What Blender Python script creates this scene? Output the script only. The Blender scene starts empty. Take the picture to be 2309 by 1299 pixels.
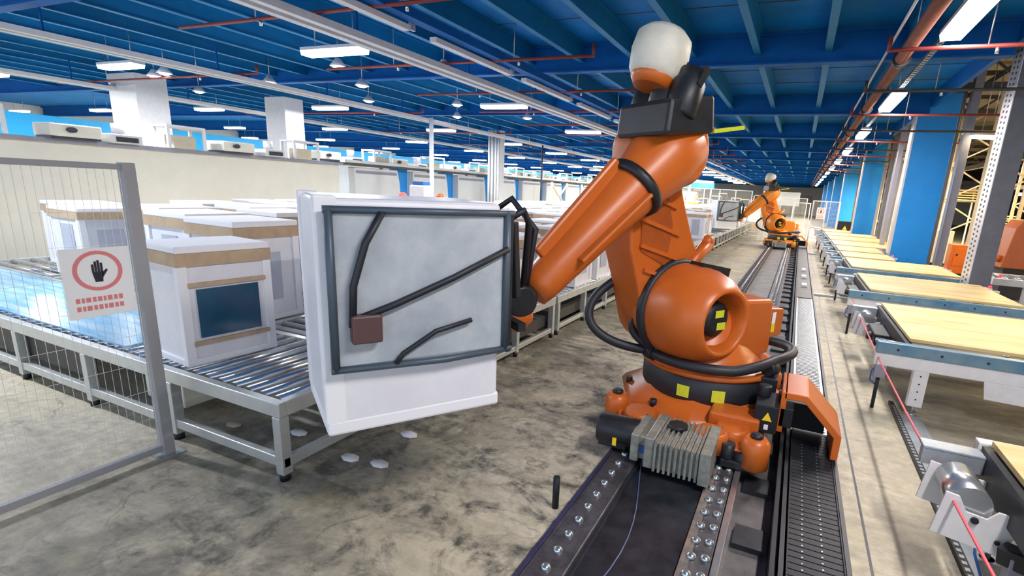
import bpy, math, random
from mathutils import Vector, Matrix
random.seed(7)
PI = math.pi
sc = bpy.context.scene
col = sc.collection
R = math.radians

# ------------------------------------------------------------------ camera
F_PX, PX, PY, W, H = 1137.7, 1292.4, 703.9, 2309.0, 1299.0
YAW, PITCH, ROLL, CAM_Z = R(23.05), R(13.69), R(3.38), 2.0
fwd0 = Vector((-math.sin(YAW), math.cos(YAW), 0)); right0 = Vector((math.cos(YAW), math.sin(YAW), 0)); up0 = Vector((0, 0, 1))
fwd = fwd0*math.cos(PITCH) - up0*math.sin(PITCH); up1 = up0*math.cos(PITCH) + fwd0*math.sin(PITCH)
rgt = right0*math.cos(ROLL) + up1*math.sin(ROLL); upv = -right0*math.sin(ROLL) + up1*math.cos(ROLL)
cd = bpy.data.cameras.new('camera'); cam = bpy.data.objects.new('camera', cd); col.objects.link(cam)
m3 = Matrix((rgt, upv, -fwd)).transposed()
cam.matrix_world = Matrix.Translation((0, 0, CAM_Z)) @ m3.to_4x4()
cd.sensor_width = 36; cd.lens = F_PX/W*36; cd.shift_x = -(PX - W/2)/W; cd.shift_y = (PY - H/2)/W
cd.clip_start = .05; cd.clip_end = 300
sc.camera = cam

# ------------------------------------------------------------------ world, view
w = bpy.data.worlds.new('world'); sc.world = w; w.use_nodes = True
w.node_tree.nodes['Background'].inputs[0].default_value = (.78, .86, 1, 1)
w.node_tree.nodes['Background'].inputs[1].default_value = .95
sc.view_settings.view_transform = 'Standard'; sc.view_settings.look = 'None'
sc.view_settings.exposure = 0.85; sc.view_settings.gamma = 1.0
sc.cycles.use_denoising = True
sc.cycles.max_bounces = 6; sc.cycles.diffuse_bounces = 3; sc.cycles.glossy_bounces = 3
sc.cycles.sample_clamp_indirect = 4

def area(name, loc, sx, sy, power, color, rot=(0, 0, 0)):
    l = bpy.data.lights.new(name, 'AREA'); l.shape = 'RECTANGLE'; l.size = sx; l.size_y = sy; l.energy = power; l.color = color
    o = bpy.data.objects.new(name, l); o.location = loc; o.rotation_euler = rot; col.objects.link(o); return o

# ------------------------------------------------------------------ materials
MATS = {}
def mat(name, c, rough=.5, metal=0., var=0., scale=6., bump=0., emit=None, es=0., c2=None, spec=.5, stretch=(1, 1, 1), thr=(.35, .65)):
    if name in MATS: return MATS[name]
    m = bpy.data.materials.new(name); m.use_nodes = True; nt = m.node_tree; b = nt.nodes['Principled BSDF']
    b.inputs['Base Color'].default_value = (*c, 1); b.inputs['Roughness'].default_value = rough; b.inputs['Metallic'].default_value = metal
    b.inputs['Specular IOR Level'].default_value = spec
    if var or c2 or bump:
        tc = nt.nodes.new('ShaderNodeTexCoord'); mp = nt.nodes.new('ShaderNodeMapping'); mp.inputs['Scale'].default_value = stretch
        nz = nt.nodes.new('ShaderNodeTexNoise'); nz.inputs['Scale'].default_value = scale; nz.inputs['Detail'].default_value = 6; nz.inputs['Roughness'].default_value = .65
        nt.links.new(tc.outputs['Object'], mp.inputs[0]); nt.links.new(mp.outputs[0], nz.inputs['Vector'])
        cr = nt.nodes.new('ShaderNodeValToRGB'); cr.color_ramp.elements[0].position = thr[0]; cr.color_ramp.elements[1].position = thr[1]
        d = c2 if c2 else tuple(max(0, x*(1 - var)) for x in c)
        cr.color_ramp.elements[0].color = (*d, 1); cr.color_ramp.elements[1].color = (*c, 1)
        nt.links.new(nz.outputs['Fac'], cr.inputs[0]); nt.links.new(cr.outputs[0], b.inputs['Base Color'])
        if bump:
            bp = nt.nodes.new('ShaderNodeBump'); bp.inputs['Strength'].default_value = bump; bp.inputs['Distance'].default_value = .02
            nt.links.new(nz.outputs['Fac'], bp.inputs['Height']); nt.links.new(bp.outputs[0], b.inputs['Normal'])
    if emit:
        b.inputs['Emission Color'].default_value = (*emit, 1); b.inputs['Emission Strength'].default_value = es
    MATS[name] = m; return m

M_deck = mat('blue_deck', (.001, .185, .56), .6, var=.3, scale=1.2, spec=.15)
M_beam = mat('blue_beam', (.001, .115, .42), .6, var=.2, scale=2., spec=.15)
M_purlin = mat('blue_joist', (.004, .19, .44), .55, var=.15, scale=3., spec=.25)
M_column = mat('blue_column', (.001, .27, .78), .5, var=.12, scale=1.5)
M_white = mat('white_paint', (.78, .78, .8), .45, var=.08, scale=9.)
M_cream = mat('cream_panel', (.80, .77, .66), .6, var=.06, scale=2.)
M_greyp = mat('grey_panel', (.72, .73, .72), .6, var=.08, scale=2.)
M_fence = mat('fence_paint', (.34, .34, .345), .5, var=.08)
M_mesh = mat('mesh_wire', (.72, .71, .66), .5)
M_galv = mat('galvanised', (.52, .55, .56), .38, .75, var=.25, scale=14.)
M_alu = mat('aluminium', (.66, .69, .68), .4, .6, var=.12, scale=8.)
M_roll = mat('roller_steel', (.70, .72, .74), .25, .85, var=.1)
M_steel = mat('bright_steel', (.72, .70, .70), .25, .9, var=.25, scale=20.)
M_dark = mat('dark_steel', (.045, .05, .06), .42, .5, var=.4, scale=12.)
M_plate = mat('oily_plate', (.055, .058, .075), .33, .45, c2=(.012, .016, .022), scale=5., bump=.1, thr=(.35, .7))
M_rail = mat('rail_top', (.14, .135, .15), .4, .55, var=.5, scale=14.)
M_rust = mat('rusty_rail', (.30, .23, .18), .5, .4, c2=(.12, .12, .13), scale=8.)
M_black = mat('black_plastic', (.014, .017, .022), .5, spec=.3)
M_rubber = mat('black_rubber', (.014, .017, .024), .5)
M_blackm = mat('black_cast', (.02, .022, .028), .45, .2, var=.4)
M_or = mat('robot_orange', (.56, .125, .016), .36, var=.1, scale=4.)
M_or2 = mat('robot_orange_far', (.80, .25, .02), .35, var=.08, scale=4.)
M_bolt = mat('bolt_zinc', (.62, .70, .70), .22, .9)
M_yel = mat('yellow_label', (.62, .66, .03), .5, c2=(.38, .42, .04), scale=60., thr=(.3, .45))
M_yelw = mat('warning_yellow', (.85, .62, .02), .5)
M_paper = mat('white_label', (.85, .85, .83), .6)
M_red = mat('red_pipe', (.28, .04, .03), .45, var=.2)
M_brown = mat('brown_pipe', (.25, .095, .065), .42, var=.25, scale=7.)
M_redsig = mat('sign_red', (.75, .22, .22), .5)
M_redlt = mat('red_sensor', (.9, .03, .05), .3, emit=(1, .02, .05), es=1.5)
M_silver = mat('cast_silver', (.42, .43, .38), .42, .5, var=.4, scale=18.)
M_box = mat('white_wrap', (.80, .80, .84), .35, var=.07, scale=5.)
M_card = mat('cardboard', (.55, .40, .26), .75, var=.2, scale=8.)
M_foam = mat('foam_post', (.86, .86, .88), .7)
M_glass = mat('oven_glass', (.03, .11, .19), .12, var=.3, scale=3.)
M_greydoor = mat('grey_wrap', (.50, .52, .60), .3, var=.12, scale=5.)
M_pad = mat('grey_pad', (.50, .54, .57), .4, c2=(.30, .35, .40), scale=2.6, thr=(.3, .62))
M_slate = mat('slate_tube', (.07, .10, .13), .45, .2)
M_post = mat('grey_post', (.13, .135, .165), .5, var=.18, scale=5.)
M_postl = mat('light_post', (.27, .27, .33), .5, var=.15, scale=5.)
M_perf = mat('zinc_strip', (.60, .60, .62), .35, .6)
M_rack = mat('rack_cream', (.60, .54, .40), .5, var=.15)
M_darkb = mat('dark_beam', (.07, .065, .06), .6, var=.3)
M_tbl = mat('table_white', (.72, .71, .71), .4, var=.1, scale=10.)
M_blueb = mat('blue_channel', (.03, .17, .32), .4, .3, c2=(.22, .32, .36), scale=2.5, thr=(.3, .7))
M_floorm = mat('galvanised_cover', (.45, .50, .54), .4, .5, var=.25, scale=8.)
M_cyan = mat('cyan_housing', (.01, .36, .72), .5)
M_tube = mat('lamp_tube', (1, 1, 1), .4, emit=(1, .93, .96), es=9.)
M_tubew = mat('lamp_tube_warm', (1, 1, 1), .4, emit=(1, .80, .48), es=11.)
M_cord = mat('red_cord', (.85, .12, .15), .5)
M_bluec = mat('blue_cable', (.02, .12, .4), .4)
M_rollshade = mat('blue_roller_shade', (.10, .42, .68), .22, c2=(.45, .66, .80), scale=2., stretch=(.6, 5, 1), thr=(.35, .6))  # colour for the bluish shade lying on the near rollers
M_shirt = mat('coral_part', (.85, .16, .12), .6)

def wood():
    m = mat('plywood', (.74, .58, .30), .5)
    nt = m.node_tree; b = nt.nodes['Principled BSDF']
    tc = nt.nodes.new('ShaderNodeTexCoord'); mp = nt.nodes.new('ShaderNodeMapping'); mp.inputs['Scale'].default_value = (.5, 3.2, 1)
    nz = nt.nodes.new('ShaderNodeTexNoise'); nz.inputs['Scale'].default_value = 2.0; nz.inputs['Detail'].default_value = 8; nz.inputs['Distortion'].default_value = .6
    cr = nt.nodes.new('ShaderNodeValToRGB'); e = cr.color_ramp.elements
    e[0].position = .28; e[0].color = (.50, .34, .13, 1); e[1].position = .68; e[1].color = (.74, .60, .32, 1)
    k = e.new(.45); k.color = (.66, .49, .22, 1)
    nt.links.new(tc.outputs['Object'], mp.inputs[0]); nt.links.new(mp.outputs[0], nz.inputs['Vector']); nt.links.new(nz.outputs['Fac'], cr.inputs[0]); nt.links.new(cr.outputs[0], b.inputs['Base Color'])
    return m
M_wood = wood()

def concrete():
    m = bpy.data.materials.new('stained_concrete'); m.use_nodes = True; nt = m.node_tree; b = nt.nodes['Principled BSDF']; L = nt.links.new
    tc = nt.nodes.new('ShaderNodeTexCoord')
    def noise(s, d, st=(1, 1, 1), dist=0., rough=.6):
        mp = nt.nodes.new('ShaderNodeMapping'); mp.inputs['Scale'].default_value = st
        n = nt.nodes.new('ShaderNodeTexNoise'); n.inputs['Scale'].default_value = s; n.inputs['Detail'].default_value = d; n.inputs['Distortion'].default_value = dist; n.inputs['Roughness'].default_value = rough
        L(tc.outputs['Object'], mp.inputs[0]); L(mp.outputs[0], n.inputs['Vector']); return n.outputs['Fac']
    def ramp(f, p0, p1, c0, c1):
        r = nt.nodes.new('ShaderNodeValToRGB'); r.color_ramp.elements[0].position = p0; r.color_ramp.elements[1].position = p1
        r.color_ramp.elements[0].color = (*c0, 1); r.color_ramp.elements[1].color = (*c1, 1); L(f, r.inputs[0]); return r.outputs[0]
    def mix(a, bb, f):
        x = nt.nodes.new('ShaderNodeMix'); x.data_type = 'RGBA'; L(f, x.inputs[0]); L(a, x.inputs[6]); L(bb, x.inputs[7]); return x.outputs[2]
    def rgb(c):
        r = nt.nodes.new('ShaderNodeRGB'); r.outputs[0].default_value = (*c, 1); return r.outputs[0]
    def math_(op, a, v):
        x = nt.nodes.new('ShaderNodeMath'); x.operation = op; x.use_clamp = True; L(a, x.inputs[0])
        if isinstance(v, (int, float)): x.inputs[1].default_value = v
        else: L(v, x.inputs[1])
        return x.outputs[0]
    base = ramp(noise(1.3, 10, rough=.7), .3, .7, (.46, .40, .27), (.68, .60, .43))
    fine = ramp(noise(9, 10, rough=.75), .36, .6, (.25, .23, .18), (.72, .66, .52))
    c = mix(base, fine, ramp(noise(.7, 4), .35, .65, (.25,)*3, (.75,)*3))
    # dirt worked into the aisle left of the robot track, a patchy stain with its own outline
    sep = nt.nodes.new('ShaderNodeSeparateXYZ'); L(tc.outputs['Object'], sep.inputs[0])
    mr = nt.nodes.new('ShaderNodeMapRange'); mr.inputs[1].default_value = -.2; mr.inputs[2].default_value = -1.3; L(sep.outputs[0], mr.inputs[0])
    ml = nt.nodes.new('ShaderNodeMapRange'); ml.inputs[1].default_value = -4.3; ml.inputs[2].default_value = -3.3; L(sep.outputs[0], ml.inputs[0])
    my = nt.nodes.new('ShaderNodeMapRange'); my.inputs[1].default_value = 15.; my.inputs[2].default_value = 3.; my.inputs[3].default_value = .35; my.inputs[4].default_value = 1.; L(sep.outputs[1], my.inputs[0])
    zone = math_('MULTIPLY', math_('MULTIPLY', mr.outputs[0], ml.outputs[0]), my.outputs[0])
    d1 = ramp(noise(2.3, 12, (1, 1.3, 1), .6, .75), .44, .57, (0,)*3, (1,)*3)
    d2 = ramp(noise(6.5, 8, (1, 1, 1), .2, .7), .40, .62, (.1,)*3, (1,)*3)
    dirt = math_('MULTIPLY', math_('MULTIPLY', zone, d1), d2)
    c = mix(c, rgb((.075, .072, .062)), math_('MULTIPLY', dirt, 1.2))
    # oily strip along the conveyor; darker, dirtier concrete with painted-in shade under the tables
    mz = nt.nodes.new('ShaderNodeMapRange'); mz.inputs[1].default_value = -1.5; mz.inputs[2].default_value = -2.7; L(sep.outputs[0], mz.inputs[0])
    oil = math_('MULTIPLY', math_('MULTIPLY', mz.outputs[0], ml.outputs[0]), ramp(noise(1.6, 10, (1.2, 1, 1), .4, .7), .38, .56, (.30,)*3, (1,)*3))
    c = mix(c, rgb((.135, .128, .095)), math_('MULTIPLY', oil, .72))
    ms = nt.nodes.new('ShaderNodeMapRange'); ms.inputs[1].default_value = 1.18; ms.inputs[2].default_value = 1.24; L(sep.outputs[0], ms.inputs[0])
    slab_shade = math_('MULTIPLY', ms.outputs[0], ramp(noise(1.2, 8, (1, 2.2, 1), .6, .65), .35, .62, (.55,)*3, (1,)*3))
    c = mix(c, rgb((.12, .11, .085)), math_('MULTIPLY', slab_shade, .80))  # dirtier concrete and the tables' shadow share this painted dark tone
    st = math_('MULTIPLY', ramp(noise(1.1, 9, (.35, 2.2, 1), .8, .7), .50, .72, (0,)*3, (1,)*3), .55)
    c = mix(c, rgb((.13, .12, .095)), st)
    # yellowish wear
    yl = math_('MULTIPLY', ramp(noise(1.7, 3), .60, .75, (0,)*3, (1,)*3), .35)
    c = mix(c, rgb((.62, .50, .22)), yl)
    # cracks
    vo = nt.nodes.new('ShaderNodeTexVoronoi'); vo.feature = 'DISTANCE_TO_EDGE'; vo.inputs['Scale'].default_value = .8
    nd = nt.nodes.new('ShaderNodeTexNoise'); nd.inputs['Scale'].default_value = 2.; nd.inputs['Detail'].default_value = 8
    va = nt.nodes.new('ShaderNodeVectorMath'); va.operation = 'MULTIPLY_ADD'; L(nd.outputs['Color'], va.inputs[0]); va.inputs[1].default_value = (1.4,)*3; L(tc.outputs['Object'], va.inputs[2])
    L(tc.outputs['Object'], nd.inputs['Vector']); L(va.outputs[0], vo.inputs['Vector'])
    ck = ramp(vo.outputs['Distance'], .0, .018, (.75,)*3, (0,)*3)
    ck = math_('MULTIPLY', ck, ramp(noise(.9, 3), .5, .6, (0,)*3, (.8,)*3))
    c = mix(c, rgb((.10, .085, .06)), ck)
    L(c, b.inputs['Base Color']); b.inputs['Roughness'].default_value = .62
    bp = nt.nodes.new('ShaderNodeBump'); bp.inputs['Strength'].default_value = .25; bp.inputs['Distance'].default_value = .01
    L(noise(14, 8), bp.inputs['Height']); L(bp.outputs[0], b.inputs['Normal'])
    return m
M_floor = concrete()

# ------------------------------------------------------------------ mesh builder
class MB:
    def __init__(s): s.v = []; s.f = []; s.sm = []
    def add(s, vs, fs, smooth=False, M=None):
        o = len(s.v)
        s.v += [tuple(M @ Vector(p)) if M is not None else tuple(p) for p in vs]
        s.f += [tuple(i + o for i in f) for f in fs]; s.sm += [smooth]*len(fs); return s
    def box(s, x0, x1, y0, y1, z0, z1, M=None):
        vs = [(x, y, z) for z in (z0, z1) for y in (y0, y1) for x in (x0, x1)]
        return s.add(vs, [(0, 2, 3, 1), (4, 5, 7, 6), (0, 1, 5, 4), (2, 6, 7, 3), (0, 4, 6, 2), (1, 3, 7, 5)], M=M)
    def bar(s, p, q, wd, ht=None, up=(0, 0, 1)):
        p = Vector(p); q = Vector(q); d = (q - p).normalized(); ht = ht or wd; u = Vector(up)
        if abs(d.dot(u)) > .98: u = Vector((1, 0, 0))
        a = d.cross(u).normalized()*wd/2; b = a.cross(d).normalized()*ht/2
        vs = [e + a*i + b*j for e in (p, q) for i, j in ((-1, -1), (1, -1), (1, 1), (-1, 1))]
        return s.add(vs, [(0, 1, 2, 3), (7, 6, 5, 4), (0, 4, 5, 1), (1, 5, 6, 2), (2, 6, 7, 3), (3, 7, 4, 0)])
    def lathe(s, p, ax, prof, n=20, cap=True, M=None):
        p = Vector(p); ax = Vector(ax).normalized(); t = Vector((0, 0, 1)) if abs(ax.z) < .9 else Vector((1, 0, 0))
        a = ax.cross(t).normalized(); b = ax.cross(a)
        vs = []
        for d, r in prof:
            for i in range(n):
                an = 2*PI*i/n; vs.append(p + ax*d + (a*math.cos(an) + b*math.sin(an))*r)
        fs = [(j*n + i, j*n + (i + 1) % n, (j + 1)*n + (i + 1) % n, (j + 1)*n + i) for j in range(len(prof) - 1) for i in range(n)]
        s.add(vs, fs, True, M)
        if cap:
            s.add(vs[:n], [tuple(range(n))[::-1]], False, M); s.add(vs[-n:], [tuple(range(n))], False, M)
        return s
    def cyl(s, p, q, r, r2=None, n=16, M=None):
        p = Vector(p); q = Vector(q); return s.lathe(p, q - p, [(0, r), ((q - p).length, r2 if r2 is not None else r)], n, True, M)
    def tube(s, pts, r, n=10, ribs=0):
        pts = [Vector(p) for p in pts]; N = len(pts); vs = []; pa = None
        for i, p in enumerate(pts):
            d = (pts[min(i + 1, N - 1)] - pts[max(i - 1, 0)]).normalized()
            if pa is None:
                t = Vector((0, 0, 1)) if abs(d.z) < .9 else Vector((1, 0, 0)); pa = d.cross(t).normalized()
            pa = (pa - d*pa.dot(d)).normalized(); pb = d.cross(pa)
            rr = r[i] if isinstance(r, (list, tuple)) else r
            if ribs: rr *= 1 + (.10 if i % 2 else -.05)
            for k in range(n):
                an = 2*PI*k/n; vs.append(p + (pa*math.cos(an) + pb*math.sin(an))*rr)
        fs = [(j*n + i, j*n + (i + 1) % n, (j + 1)*n + (i + 1) % n, (j + 1)*n + i) for j in range(N - 1) for i in range(n)]
        s.add(vs, fs, True); s.add(vs[:n], [tuple(range(n))[::-1]]); s.add(vs[-n:], [tuple(range(n))]); return s
    def prism(s, poly, fn, d0, d1, smooth=False):
        """poly: 2D points; fn(u, v, d) -> 3D; extruded from d0 to d1"""
        n = len(poly); vs = [fn(u, v, d0) for u, v in poly] + [fn(u, v, d1) for u, v in poly]
        s.add(vs, [tuple(range(n))[::-1], tuple(range(n, 2*n))]); s.add(vs, [(i, (i + 1) % n, n + (i + 1) % n, n + i) for i in range(n)], smooth); return s
    def ball(s, c, r, n=12, sq=(1, 1, 1)):
        c = Vector(c); m = n//2; vs = []
        for j in range(m + 1):
            th = PI*j/m
            for i in range(n):
                ph = 2*PI*i/n; vs.append(c + Vector((r*sq[0]*math.sin(th)*math.cos(ph), r*sq[1]*math.sin(th)*math.sin(ph), r*sq[2]*math.cos(th))))
        s.add(vs, [(j*n + i, (j + 1)*n + i, (j + 1)*n + (i + 1) % n, j*n + (i + 1) % n) for j in range(m) for i in range(n)], True); return s
    def mesh(s, name, m, bevel=0.):
        me = bpy.data.meshes.new(name); me.from_pydata(s.v, [], s.f); me.materials.append(m)
        me.polygons.foreach_set('use_smooth', s.sm); me.update()
        return me
    def build(s, name, m, parent=None, bevel=0., seg=2, loc=None):
        o = bpy.data.objects.new(name, s.mesh(name, m)); col.objects.link(o)
        if parent is not None: o.parent = parent
        if loc: o.location = loc
        if bevel:
            b = o.modifiers.new('bevel', 'BEVEL'); b.width = bevel; b.segments = seg; b.limit_method = 'ANGLE'; b.angle_limit = R(35)
        import_bm(o)
        return o

import bmesh
def import_bm(o):
    bm = bmesh.new(); bm.from_mesh(o.data); bmesh.ops.remove_doubles(bm, verts=bm.verts, dist=1e-5)
    bmesh.ops.recalc_face_normals(bm, faces=bm.faces); bm.to_mesh(o.data); bm.free()

def thing(name, label, cat, loc=(0, 0, 0), rz=0, group=None):
    o = bpy.data.objects.new(name, None); col.objects.link(o); o.location = loc; o.rotation_euler = (0, 0, rz); o.empty_display_size = .1
    o['label'] = label; o['category'] = cat
    if group: o['group'] = group
    return o
def tag(o, label, cat, group=None, kind=None):
    o['label'] = label; o['category'] = cat
    if group: o['group'] = group
    if kind: o['kind'] = kind
    return o
def struct(o): o['kind'] = 'structure'; return o
def dup(src, loc, rz=None, label=None, group=None):
    r = src.copy(); col.objects.link(r); r.location = loc
    if rz is not None: r.rotation_euler = (0, 0, rz)
    if label: r['label'] = label
    if group: r['group'] = group
    for ch in list(src.children):
        c = ch.copy(); col.objects.link(c); c.parent = r
        for g in list(ch.children):
            d = g.copy(); col.objects.link(d); d.parent = c
    return r
ORD = ['first', 'second', 'third', 'fourth', 'fifth', 'sixth', 'seventh', 'eighth', 'ninth', 'tenth', 'eleventh', 'twelfth', 'thirteenth', 'fourteenth', 'fifteenth', 'sixteenth', 'seventeenth', 'eighteenth', 'nineteenth', 'twentieth'] + ['%d%s' % (i, {1: 'st', 2: 'nd', 3: 'rd'}.get(i % 10, 'th')) for i in range(21, 60)]
def nth(i): return 'nearest' if i == 0 else ORD[i] + ' nearest'

# ================================================================== SETTING
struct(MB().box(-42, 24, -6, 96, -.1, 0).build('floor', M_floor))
struct(MB().box(-42, 2.75, -6, 96, 4.95, 5.05).build('ceiling', M_deck))
struct(MB().box(2.75, 24, -6, 96, 6.6, 6.7).build('ceiling', M_darkb))
struct(MB().box(2.7, 2.8, -6, 96, 4.6, 6.65).build('trim_1', M_beam))
struct(MB().box(-42, 24, 96, 96.2, 0, 6.7).build('wall_back', M_greyp))
struct(MB().box(-42.2, -42, -6, 96, 0, 5).build('wall_left', M_greyp))
struct(MB().box(24, 24.2, -6, 96, 0, 6.7).build('wall_right', M_darkb))
d = struct(MB().box(-1.6, 1.6, 95.9, 96, 0, 3.2).build('door_1', mat('grey_door', (.42, .45, .44), .5)))
# deck joints (thin dark seams of the ceiling boards)
sm = MB()
y = 3.2
while y < 60:
    sm.box(-14, 2.7, y, y + .012, 4.94, 4.951); y += 1.46
struct(sm.build('trim_2', M_darkb))
# saw cut line in the floor right of the track
struct(MB().box(.665, .68, 1, 60, -.001, .002).build('trim_3', M_dark))

# girders across the hall
for k in range(16):
    Y = 4.75 + 5.85*k
    mb = MB(); z0 = 4.4
    mb.box(-42, 2.7, Y - .1, Y + .1, z0, z0 + .03).box(-42, 2.7, Y - .012, Y + .012, z0 + .03, 4.9).box(-42, 2.7, Y - .1, Y + .1, 4.88, 4.94)
    tag(mb.build('ceiling_beam', M_beam), 'deep blue steel beam crossing under the ceiling, %s to the viewer' % nth(k), 'beam', 'blue cross beams')
# purlins along the hall
for k in range(24):
    X = 1.22 - 1.17*k
    mb = MB(); mb.box(X - .06, X + .06, -2, 95, 4.58, 4.6).box(X - .01, X + .01, -2, 95, 4.6, 4.93).box(X - .06, X + .06, -2, 95, 4.92, 4.945)
    tag(mb.build('ceiling_joist', M_purlin), 'long narrow blue ceiling joist running lengthwise, %s left of the blue columns' % ORD[k], 'joist', 'blue ceiling joists')

# blue columns
def column(X0, X1, Y, dep, z1, m, label, name='steel_column', trimm=True):
    t = thing(name, label, 'column', ((X0 + X1)/2, Y, 0), group='building columns'); w_ = (X1 - X0)/2
    MB().box(-w_, w_, 0, dep, 0, z1).build('shaft', m, t, .012)
    if trimm: MB().box(-w_ - .05, -w_ - .002, .0, dep, 0, z1).build('corner_strip', M_perf, t)
    MB().box(-w_ - .05, w_ + .05, -.05, dep + .05, 0, .03).build('base_plate', M_post, t)
    return t
COLY = [16.5, 28.2, 39.9, 51.6, 63.3, 75.]
for k, Y in enumerate(COLY):
    column(2.48, 3.37 if k == 0 else 3.3, Y, .42, 4.94, M_column, 'bright blue square column at the right end of the aisle, %s to the viewer' % nth(k))
column(-18.4, -17.1, 8.7, .8, 4.4, M_white, 'broad white column behind the cream partition, leftmost', 'steel_column', False)
column(-16.9, -15.95, 12.3, .7, 4.4, M_white, 'white column behind the partition, second from the left', 'steel_column', False)
t = thing('fluted_column', 'white fluted column standing among the boxed appliances', 'column', (-13.26, 20.98, 0), group='building columns')
MB().box(-.3, .3, -.2, .2, 0, 4.4).build('shaft', M_greyp, t)
for xx in (-.24, -.06, .12, .26): MB().cyl((xx, -.26, 0), (xx, -.26, 4.4), .055, n=8).build('pipe', M_white, t)

# ================================================================== LAMPS
def lamp_mesh(L):
    body = MB().box(-L/2, L/2, -.135, .135, .05, .10); diff = MB().prism([(-.13, .05), (-.11, -.02), (.11, -.02), (.13, .05)], lambda u, v, d: (d, u, v), -L/2, L/2)
    return body, diff
def make_lamp(L, tube, label, group, HG=.85):
    t = thing('fluorescent_lamp', label, 'lamp', group=group)
    b, d = lamp_mesh(L); b.build('housing', M_white, t); d.build('diffuser', tube, t)
    MB().cyl((-L/3, 0, .1), (-L/3, 0, HG), .008, n=6).build('hanger', M_galv, t); MB().cyl((L/3, 0, .1), (L/3, 0, HG), .008, n=6).build('hanger', M_galv, t)
    return t
lp = make_lamp(2.0, M_tube, 'x', 'lamps over the aisle')
LY = [1.6, 7.45, 13.2, 18.8, 24.7, 30.5, 36.4, 42.2, 48, 54, 60, 66, 72]
for k, Y in enumerate(LY):
    lab = 'fluorescent lamp in the row beside the brown pipe, %s to the viewer' % nth(k)
    o = lp if k == 0 else dup(lp, (1.45, Y, 4.15), PI/2)
    o.location = (1.45, Y, 4.15); o.rotation_euler = (0, 0, PI/2); o['label'] = lab
    area('lamp_light', (1.45, Y, 4.12), .2, 2.0, 95, (1, .93, .9))
# perforated lamp rail
t = thing('lamp_rail', 'long perforated steel rail carrying the aisle lamps', 'rail', (0, 0, 0))
mb = MB(); mb.box(1.41, 1.42, 2, 80, 4.26, 4.31); mb.box(1.48, 1.49, 2, 80, 4.26, 4.31)
y = 2.
while y < 34: mb.box(1.41, 1.49, y, y + .06, 4.26, 4.275); y += .14
mb.box(1.41, 1.49, 34, 80, 4.26, 4.275)
mb.build('channel', M_galv, t)
lp2 = make_lamp(1.35, M_tube, 'x', 'lamps over the appliance hall')
first = True; rowx = [(-7.8, 'row nearest the aisle'), (-14.3, 'middle row'), (-20.4, 'outermost row'), (-27.5, 'row past the blue fascia'), (-34.5, 'row farthest to the left')]
for (X, rn) in rowx:
    for k in range(13):
        Y = 1.45 + 5.6*k
        lab = 'crosswise lamp over the appliances, %s, %s to the viewer' % (rn, nth(k))
        if first: o = lp2; first = False
        else: o = dup(lp2, (X, Y, 4.05), 0)
        o.location = (X, Y, 4.05); o.rotation_euler = (0, 0, 0); o['label'] = lab
        area('lamp_light', (X, Y, 4.02), 1.35, .2, (100 if k == 0 else 160) if k < 6 else 240, (.93, .95, 1))
lp3 = make_lamp(1.5, M_tubew, 'x', 'warm lamps at mid hall', 1.0)
WL = [(-7.9, 32.2), (-8.2, 37.9), (-7.7, 43.5), (-7.9, 49.), (-7.7, 54.5), (-16, 42.), (-14.6, 47), (-16.2, 51), (-7.7, 60.), (-7.7, 65.5), (-7.7, 71)]
for k, (X, Y) in enumerate(WL):
    o = lp3 if k == 0 else dup(lp3, (0, 0, 0), 0)
    area('lamp_light', (X, Y, 3.92), 1.4, .25, 260, (1, .84, .58)); o.location = (X, Y, 3.95); o['label'] = 'yellowish lamp over the middle of the hall, %s to the viewer' % nth(k)
for k, (X, Y, Z) in enumerate([(5.75, 17.0, 4.0), (4.4, 17.0, 3.9), (9.5, 30., 2.9), (11.5, 30., 2.95), (13, 30.2, 2.9), (8.2, 29., 4.1), (6.2, 33., 3.2), (6.6, 38., 3.9), (8.5, 22, 5.2), (14, 24, 5.2), (12, 15, 5.4)]):
    o = make_lamp(1.2, M_tubew, 'x', 'warm lamps among the racks', 6.6 - Z)
    o.location = (X, Y, Z); o.rotation_euler = (0, 0, .3*k);
    o['label'] = ['yellow lamp on the rack behind the perforated post', 'small yellow lamp left of the one on the rack post', 'left lamp of the low bright row deep in the racks', 'middle lamp of the low bright row deep in the racks', 'right lamp of the low bright row deep in the racks',
                  'lamp glowing behind the second blue column', 'low lamp glowing between grey posts behind the first blue column', 'far lamp high between the grey posts', 'lamp high above the orange machine', 'lamp high at the deep right of the racks', 'lamp near the rack ceiling at far right'][k]
    if k != 1: area('lamp_light', (X, Y, Z - .03), 1.2, .2, 90 if k == 0 else 650, (1, .76, .42))

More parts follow.
